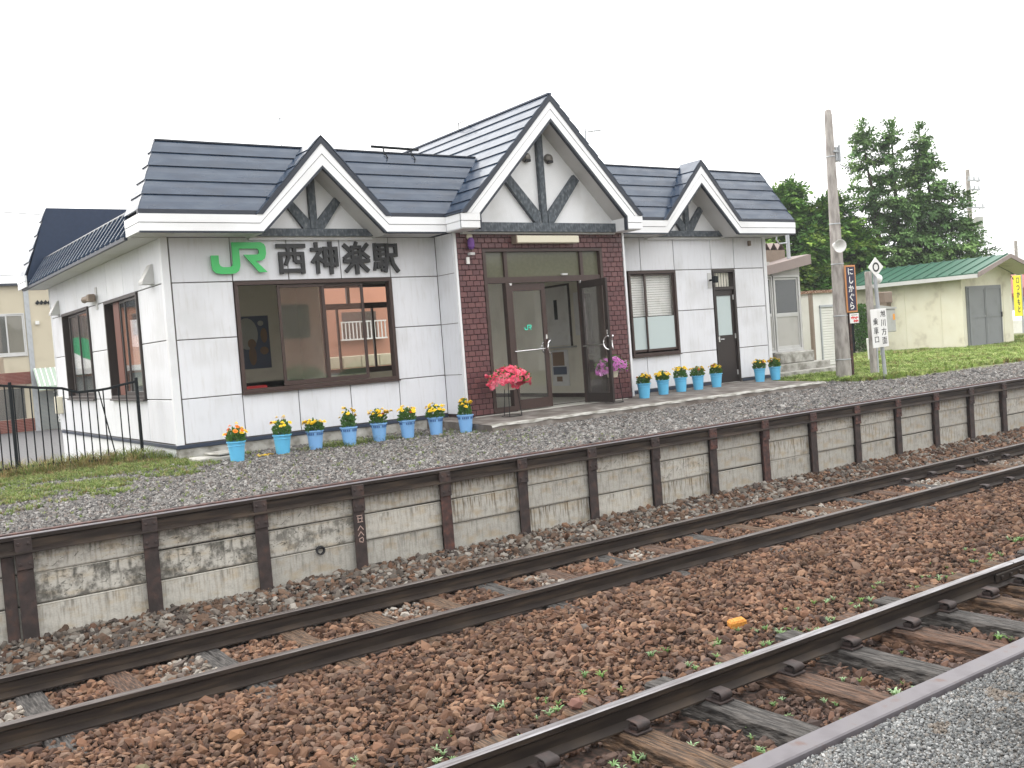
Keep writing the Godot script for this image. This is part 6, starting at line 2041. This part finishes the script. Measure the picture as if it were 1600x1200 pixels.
# ------------------------------------------------------------------ left of the station, and what the windows look out on
func fence() -> void:
	var t := thing("iron_fence", "black iron railing with a bent top rail left of the station", "fence", Vector3(0, 0, -1.0))
	var top := [Vector3(-4.2, 1.22, 0), Vector3(-2.9, 1.24, 0), Vector3(-2.03, 1.235, 0), Vector3(-1.56, 1.165, 0), Vector3(-1.25, 1.13, 0), Vector3(-1.05, 1.055, 0), Vector3(-0.78, 1.06, 0), Vector3(-0.62, 1.075, 0), Vector3(-0.45, 1.11, 0), Vector3(-0.24, 1.145, 0)]
	var bot := func(x: float) -> float: return 0.09 if x < -1.55 else lerpf(0.09, 0.03, clampf((x + 1.55) / 1.3, 0, 1))
	var st := new_st()
	for i in top.size() - 1:
		var a: Vector3 = top[i]
		var b: Vector3 = top[i + 1]
		var d := b - a
		box(st, Vector3.ZERO, Vector3(d.length() + 0.01, 0.034 + 0.001 * (i % 2), 0.04 + 0.001 * (i % 2)), 0.004, Transform3D(Basis(Vector3.BACK, atan2(d.y, d.x)), (a + b) / 2))
	obj("top_rail", st, M.iron_black, t)
	st = new_st()
	for q in [[-4.2, -1.55], [-1.55, -0.25]]:
		var a := Vector3(q[0], bot.call(q[0]), 0)
		var b := Vector3(q[1], bot.call(q[1]), 0)
		var d := b - a
		box(st, Vector3.ZERO, Vector3(d.length(), 0.03, 0.035), 0.004, Transform3D(Basis(Vector3.BACK, atan2(d.y, d.x)), (a + b) / 2))
	obj("bottom_rail", st, M.iron_black, t)
	var x := -4.1
	var n := 0
	while x < -0.30:
		var yt := 1.2
		for i in top.size() - 1:
			if x >= top[i].x and x <= top[i + 1].x:
				yt = lerpf(top[i].y, top[i + 1].y, (x - top[i].x) / (top[i + 1].x - top[i].x))
		st = new_st()
		var lean := 0.0
		if n == 33:
			lean = -0.17
		tube(st, [Vector3(x, bot.call(x), 0), Vector3(x + lean, yt, 0)], 0.0095, 6)
		obj("baluster", st, M.iron_black, t)
		x += 0.106
		n += 1
	for p in [[-1.91, 1.27], [-0.235, 1.20]]:
		st = new_st()
		box(st, Vector3(p[0], p[1] / 2, 0.0), Vector3(0.042, p[1], 0.044), 0.004)
		obj("post", st, M.iron_black, t)
	# concrete things at the corner of the building
	st = new_st()
	box(st, Vector3(-0.12, 0.05, -0.85), Vector3(0.32, 0.12, 0.3), 0.012)
	tag(obj("concrete_block", st, M.concrete), "small concrete block at the foot of the right fence post", "block")
	var m := thing("drain_cover", "square concrete drain with a loose slab on top at the left corner of the station", "drain", Vector3(0.25, 0, 0.62))
	part_box("chamber", -0.25, 0.22, -0.05, 0.055, -0.22, 0.22, M.concrete, m, 0.012)
	st = new_st()
	box(st, Vector3(0.20, 0.085, 0.03), Vector3(0.42, 0.03, 0.40), 0.008, Transform3D(Basis(Vector3.UP, 0.2), Vector3.ZERO))
	obj("slab", st, M.concrete, m)


func beige_shop() -> void:
	var t := thing("beige_building", "beige two storey building with brick bands and a shuttered shop front, left across the street", "building", Vector3(0, 0, 0))
	var z := -33.0
	part_box("wall", 2.62, 3.62, -0.95, 5.35, z - 8, z, M.beige_wall, t)
	part_box("wall", 3.82, 7.5, -0.95, 5.35, z - 8, z + 0.02, M.beige_wall, t)
	part_box("roof_edge", 2.3, 7.7, 5.35, 5.45, z - 8.2, z + 0.2, M.roof_edge, t)
	var st := new_st()
	bx(st, 3.62, 3.82, -0.95, 5.34, z - 0.5, z + 0.05)
	obj("downpipe", st, M.galvanised, t)
	window("window", Transform3D(Basis(), Vector3(1.9, 2.35, z)), 1.68, 1.82, [[0.05, 0.98, 0.05, 1.77, 0.02, M.glass_dark, 0.06], [0.92, 1.63, 0.05, 1.77, 0.0, M.glass_dark, 0.06]], t, M.alu, 0.05, 0.10)
	for k in 9:
		part_box("brick_course", 1.5, 3.60, 1.12 + 0.058 * k, 1.17 + 0.058 * k, z, z + 0.05, M.red_tile, t)
	for k in 8:
		part_box("brick_course", 1.5, 3.60, -0.92 + 0.068 * k, -0.86 + 0.068 * k, z, z + 0.05, M.red_tile, t)
	part_box("shop_window", 1.6, 3.3, -0.36, 0.95, z, z + 0.04, M.glass_dark, t)
	part_box("signboard", 1.6, 3.4, 1.0, 1.12, z, z + 0.06, M.brown_box, t)
	# awning over the shutter
	st = new_st()
	quad(st, Vector3(3.72, 0.95, z + 0.9), Vector3(6.2, 0.95, z + 0.9), Vector3(6.2, 1.75, z + 0.05), Vector3(3.72, 1.75, z + 0.05), Vector3(0, 1, 1))
	quad(st, Vector3(3.72, 0.80, z + 0.9), Vector3(6.2, 0.80, z + 0.9), Vector3(6.2, 0.95, z + 0.9), Vector3(3.72, 0.95, z + 0.9), Vector3(0, 0, 1))
	obj("awning", st, M.awning, t)
	for k in 12:
		st = new_st()
		var x := 3.8 + 0.2 * k
		box(st, Vector3.ZERO, Vector3(0.05, 1.15, 0.03), 0.0, Transform3D(Basis(Vector3.RIGHT, -0.817), Vector3(x, 1.36, z + 0.49)))
		obj("awning_rib", st, M.white_paint, t)
	for k in 30:
		part_box("shutter_slat", 3.86, 5.9, -0.93 + 0.056 * k, -0.885 + 0.056 * k, z + 0.021, z + 0.05, M.shutter_grey, t)
	for i in 4:
		st = new_st()
		glyph(st, [H_TSU, H_KA, H_MO, H_TO][i], 0.36, 0.33, 0.01, Transform3D(Basis(), Vector3(4.45, 0.45 - 0.37 * i, z + 0.055)), 1.4)
		obj("lettering", st, M.white_paint, t)
	# ornament, small lamps
	st = new_st()
	for k in 4:
		prism(st, [Vector2(4.05 + 0.16 * k, 4.58), Vector2(4.13 + 0.16 * k, 4.50), Vector2(4.24 + 0.16 * k, 4.58), Vector2(4.16 + 0.16 * k, 4.70)], z + 0.02, z + 0.07 + 0.002 * k)
	obj("wall_ornament", st, M.iron_black, t)
	part_box("wall_lamp", 3.98, 4.13, 3.65, 3.80, z + 0.02, z + 0.15, M.white_paint, t)


func brick_shop() -> void:
	# the red brick shop whose reflection stands in the side windows
	var t := thing("brick_shop", "brown brick shop across the street, reflected in the two left wall windows", "building", Vector3(-7.0, -0.95, -33.0))
	part_box("wall", -8, 7.5, 0, 5.2, -8, 0, M.terracotta, t)
	part_box("roof_edge", -8.2, 7.7, 5.2, 5.9, -8.2, 0.2, M.roof_edge, t)
	for k in 4:
		part_box("shutter", -7.0 + 3.6 * k, -4.2 + 3.6 * k, 0.0, 2.2, 0, 0.08, M.shutter_grey, t)
		part_box("window", -6.6 + 3.6 * k, -4.6 + 3.6 * k, 3.9, 4.9, 0, 0.06, M.glass_dark, t)
	part_box("canopy", -7.5, 7.2, 2.3, 2.55, 0, 0.9, M.pale_siding, t)
	var st := new_st()
	var pts := []
	for i in 20:
		pts.append(Vector2(1.45 + 1.0 * cos(TAU * i / 20), 3.1 + 0.85 * sin(TAU * i / 20)))
	prism(st, pts, 0.01, 0.08)
	var sg := obj("sign_panel", st, M.sign_green, t)
	st = new_st()
	prism(st, [Vector2(2.42, 3.1), Vector2(2.2, 3.6), Vector2(1.4, 3.1), Vector2(0.62, 2.75), Vector2(1.2, 2.45), Vector2(2.2, 2.6)], 0.081, 0.1)
	obj("sign_field", st, M.white_paint, sg)
	st = new_st()
	prism(st, [Vector2(2.43, 3.1), Vector2(2.2, 3.3), Vector2(1.6, 2.5), Vector2(2.1, 2.55)], 0.101, 0.12)
	obj("sign_field", st, M.sign_blue, sg)


func terracotta_house() -> void:
	var t := thing("terracotta_house", "orange brown house behind the station, seen through its waiting room windows", "house", Vector3(18.0, -0.95, -29.0))
	part_box("wall", -7, 1.6, 0, 7.0, -8, 0, M.terracotta, t)
	part_box("wall", 1.6, 4.5, 0, 6.5, -8, -0.3, M.pale_siding, t)
	for k in 7:
		part_box("siding_rib", 1.75 + 0.38 * k, 1.82 + 0.38 * k, 0, 6.4, -0.3, -0.25, M.galvanised, t)
	part_box("window", -1.4, 0.4, 3.0, 4.3, 0, 0.05, M.glass_dark, t)
	part_box("window", -6.2, -4.4, 3.0, 4.3, 0, 0.05, M.glass_dark, t)
	var st := new_st()
	bx(st, -1.7, 0.7, 2.95, 3.02, 0.06, 0.5)
	bx(st, -1.7, 0.7, 3.78, 3.84, 0.44, 0.5)
	obj("balcony", st, M.white_paint, t)
	for k in 13:
		part_box("baluster", -1.68 + 0.19 * k, -1.63 + 0.19 * k, 3.02, 3.78, 0.45, 0.49, M.white_paint, t)
	# low wall of beige blocks in front
	var w := thing("block_wall", "low wall of beige stone blocks behind the station, seen through the waiting room windows", "wall", Vector3(11.0, -0.95, -26.0))
	for j in 4:
		for i in 14:
			var b := new_st()
			box(b, Vector3(0.45 + 0.9 * i + 0.4 * (j % 2), 0.28 + 0.56 * j, 0), Vector3(0.87, 0.53, 0.3), 0.04)
			obj("block", b, M.stone_beige, w)


func opposite_side() -> void:
	# what stands behind the photographer, seen only as reflections in the front windows
	var t := thing("brick_house", "dark brick house across the tracks, reflected in the large front window", "house", Vector3(15.0, -0.3, 30.0))
	part_box("wall", -8, 8, 0, 5.6, 0, 8, mat("dark_brick", Color(0.42, 0.22, 0.17), 0.85, {"tex": ntex(81, 0.02, 4, [Color(0.6, 0.6, 0.6), Color.WHITE], [0.2, 0.8]), "scale": Vector3(0.4, 5.0, 0.4)}), t)
	part_box("roof", -8.6, 8.6, 5.6, 6.3, -0.6, 8.6, M.roof_edge, t)
	for k in 3:
		part_box("window", -6.0 + 4.6 * k, -4.2 + 4.6 * k, 2.6, 4.2, -0.05, 0, M.glass_dark, t)
	part_box("plinth", -8.2, 8.2, 0, 0.8, -0.2, -0.02, M.pale_siding, t)
	t = thing("pale_house", "pale sided house across the tracks, reflected in the right front window", "house", Vector3(37.0, -0.3, 30.0))
	part_box("wall", -9, 9, 0, 5.5, 0, 8, M.pale_siding, t)
	for k in 22:
		part_box("siding_board", -9, 9, 0.1 + 0.24 * k, 0.29 + 0.24 * k, -0.03, -0.002, M.pale_siding, t)
	part_box("roof", -9.6, 9.6, 5.5, 6.2, -0.6, 8.6, M.roof_edge, t)
	part_box("window", -3, -1, 2.6, 4.2, -0.06, -0.031, M.glass_dark, t)
	var r := RandomNumberGenerator.new()
	r.seed = 3
	for i in 3:
		var st := new_st()
		foliage(st, Vector3.ZERO, 1.3, 1.4, 1600, 0.16, r)
		var b := obj("bush", st, M.plant_green)
		b.position = Vector3(10.5 + 3.4 * i, -0.35, 27.5 + 0.5 * i)
		tag(b, ["left bush", "middle bush", "right bush"][i] + " before the brick house across the tracks, reflected in the large window", "bush", "bushes before the brick house")


# ------------------------------------------------------------------ grass
func grass() -> void:
	var r := RandomNumberGenerator.new()
	r.seed = 61
	var green := [Color(0.150, 0.205, 0.058), Color(0.195, 0.245, 0.075), Color(0.25, 0.275, 0.105), Color(0.120, 0.17, 0.045)]
	var dry := [Color(0.24, 0.17, 0.075), Color(0.30, 0.24, 0.12), Color(0.17, 0.135, 0.055), Color(0.13, 0.15, 0.04)]
	var f := FastNoiseLite.new()
	f.seed = 4
	f.frequency = 0.55
	var tuft := tuft_mesh(3, 12, 0.075, 0.65, 0.0035)
	var tall := tuft_mesh(4, 14, 0.30, 0.55, 0.005)
	# patch at the left end of the platform
	var xf := []
	var cols := PackedColorArray()
	for i in 30000:
		var x := r.randf_range(-4.5, 1.6)
		var z := r.randf_range(-1.7, 3.6)
		var band := 0.95 - absf(z - 0.35 - 0.15 * x) * 0.55
		if x > 0.1 and z < 0.05:
			continue
		if z > 1.0:
			band = 0.75 - absf(z - 2.0 - 0.45 * (x + 3.0) * -0.5) * 0.7 - maxf(0.0, x + 1.5) * 0.4
		if x > -0.3:
			band -= (x + 0.3) * 0.9
		if f.get_noise_2d(x * 1.5, z * 2.2) + band < r.randf() * 0.8:
			continue
		xf.append(Transform3D(Basis(Vector3.UP, r.randf() * TAU).scaled(Vector3.ONE * r.randf_range(0.5, 1.15)), Vector3(x, -0.01, z)))
		cols.append(tint(r, green if r.randf() < (0.85 if z > -0.2 else 0.35) else dry, 0.3))
	# thin weeds in the gravel and along the foot of the wall
	for i in 5200:
		var x := r.randf_range(-3.0, 4.3)
		var z := r.randf_range(0.1, 4.6)
		var near_pots := z > 0.8 and z < 1.75 and x > 1.6
		if not near_pots and r.randf() < 0.9 or near_pots and f.get_noise_2d(x * 2.0 + 40, z * 2.0) < 0.0:
			continue
		xf.append(Transform3D(Basis(Vector3.UP, r.randf() * TAU).scaled(Vector3.ONE * r.randf_range(0.35, 0.9)), Vector3(x, -0.005, z)))
		cols.append(tint(r, green, 0.3))
	for i in 900:
		var x := r.randf_range(1.5, 12.0)
		var z := r.randf_range(1.98, 4.5)
		if f.get_noise_2d(x * 1.2 + 9, z * 1.2) < 0.33:
			continue
		xf.append(Transform3D(Basis(Vector3.UP, r.randf() * TAU).scaled(Vector3.ONE * r.randf_range(0.25, 0.6)), Vector3(x, -0.005, z)))
		cols.append(tint(r, green, 0.3))
	tag(mmesh("grass", tuft, M.grass, xf, cols), "patchy short grass and weeds on the gravel at the left end of the platform", "grass")
	# taller growth: by the fence, wall foot
	xf = []
	cols = PackedColorArray()
	for i in 520:
		var x := r.randf_range(-4.5, -0.2)
		var z := -1.0 + r.randfn(-0.1, 0.28)
		xf.append(Transform3D(Basis(Vector3.UP, r.randf() * TAU).scaled(Vector3(1, r.randf_range(0.35, 1.0), 1)), Vector3(x, -0.02, z)))
		cols.append(tint(r, dry if r.randf() < 0.6 else green, 0.3))
	for i in 130:
		var c = [[-1.9, -0.7, 0.45, 0.9], [-0.28, -0.75, 0.12, 1.0], [0.02, -0.3, 0.1, 0.7], [2.35, 0.95, 0.3, 0.55], [2.05, 1.0, 0.15, 0.5], [1.75, 0.9, 0.2, 0.4], [13.4, 1.5, 0.3, 0.5]][i % 7]
		xf.append(Transform3D(Basis(Vector3.UP, r.randf() * TAU).scaled(Vector3(1, c[3] * r.randf_range(0.5, 1.0), 1)), Vector3(c[0] + r.randfn(0, c[2]), -0.01, c[1] + r.randfn(0, 0.12))))
		cols.append(tint(r, green if i % 7 else dry, 0.3))
	tag(mmesh("tall_grass", tall, M.grass, xf, cols), "tufts of taller and partly dry grass along the iron fence and the wall foot", "grass")
	# lawn on the right
	xf = []
	cols = PackedColorArray()
	var lawn_green := [Color(0.21, 0.29, 0.08), Color(0.27, 0.35, 0.10), Color(0.34, 0.38, 0.15), Color(0.17, 0.24, 0.06)]
	var lawn_tuft := tuft_mesh(6, 12, 0.13, 0.6, 0.008)
	for i in 44000:
		var x := 13.0 + 27.0 * pow(r.randf(), 1.15)
		var z := r.randf_range(-7.5, 2.45)
		if x > 17.1 and x < 19.4 and z < -2.4 and z > -4.8 or x > 27.1 and z < -4.1 and x < 31.1 or x < 16.4 and z < -0.7:
			continue
		if z > 2.1 + 0.3 * f.get_noise_1d(x * 2.0):
			continue
		var s := r.randf_range(0.45, 1.1) * (1.0 + 0.9 * maxf(0.0, f.get_noise_2d(x * 0.7, z * 0.7)))
		xf.append(Transform3D(Basis(Vector3.UP, r.randf() * TAU).scaled(Vector3.ONE * s), Vector3(x, -0.02, z)))
		var dryness := clampf(0.12 + 0.5 * f.get_noise_2d(x * 0.35 + 70, z * 0.6), 0.02, 0.6)
		cols.append(tint(r, dry if r.randf() < dryness else lawn_green, 0.3))
	tag(mmesh("lawn_grass", lawn_tuft, M.grass, xf, cols), "rough green grass around the sheds and the posts to the right", "grass")


func _ready() -> void:
	rng.seed = 7
	# ---- camera
	var cam := Camera3D.new()
	cam.name = "camera"
	cam.transform = Transform3D(Basis(Vector3(0.81425, -0.07472, 0.57569), Vector3(0.08448, 0.99638, 0.00983), Vector3(-0.57434, 0.04063, 0.81761)).orthonormalized(), Vector3(-4.1143, 1.2846, 14.0997))
	cam.fov = 42.32
	cam.near = 0.05
	cam.far = 4000.0
	add_child(cam)
	cam.current = true
	# ---- overcast sky, brighter overhead, and a faint diffuse sun from the left
	var sky_mat := ProceduralSkyMaterial.new()
	sky_mat.sky_top_color = lin(1.0, 0.995, 0.985)
	sky_mat.sky_horizon_color = lin(0.55, 0.55, 0.55)
	sky_mat.sky_curve = 0.6
	sky_mat.ground_bottom_color = lin(0.06, 0.06, 0.06)
	sky_mat.ground_horizon_color = lin(0.2, 0.2, 0.2)
	var sky := Sky.new()
	sky.sky_material = sky_mat
	var env := Environment.new()
	env.background_mode = Environment.BG_SKY
	env.sky = sky
	env.background_energy_multiplier = 2.2
	env.tonemap_mode = Environment.TONE_MAPPER_LINEAR
	env.tonemap_exposure = 1.5
	env.fog_enabled = true
	env.fog_density = 0.0008
	env.fog_light_color = Color(0.97, 0.98, 1.0)
	env.sdfgi_enabled = true
	env.ssao_enabled = true
	env.ssil_enabled = true
	var we := WorldEnvironment.new()
	we.name = "world_environment"
	we.environment = env
	add_child(we)
	var sun := DirectionalLight3D.new()
	sun.name = "sun"
	sun.light_energy = 0.5
	sun.light_color = Color(1.0, 0.97, 0.93)
	sun.light_angular_distance = 40.0
	sun.shadow_enabled = true
	sun.sky_mode = DirectionalLight3D.SKY_MODE_LIGHT_ONLY
	add_child(sun)
	sun.look_at_from_position(Vector3.ZERO, -Vector3(-0.34, 0.58, -0.72), Vector3.UP)
	# ---- the place
	make_materials()
	setting()
	find_sleepers()
	station()
	platform_wall()
	tracks()
	annex()
	sheds()
	beige_shop()
	brick_shop()
	terracotta_house()
	opposite_side()
	trees()
	poles()
	distance()
	fence()
	signs()
	flowers()
	gravel()
	grass()
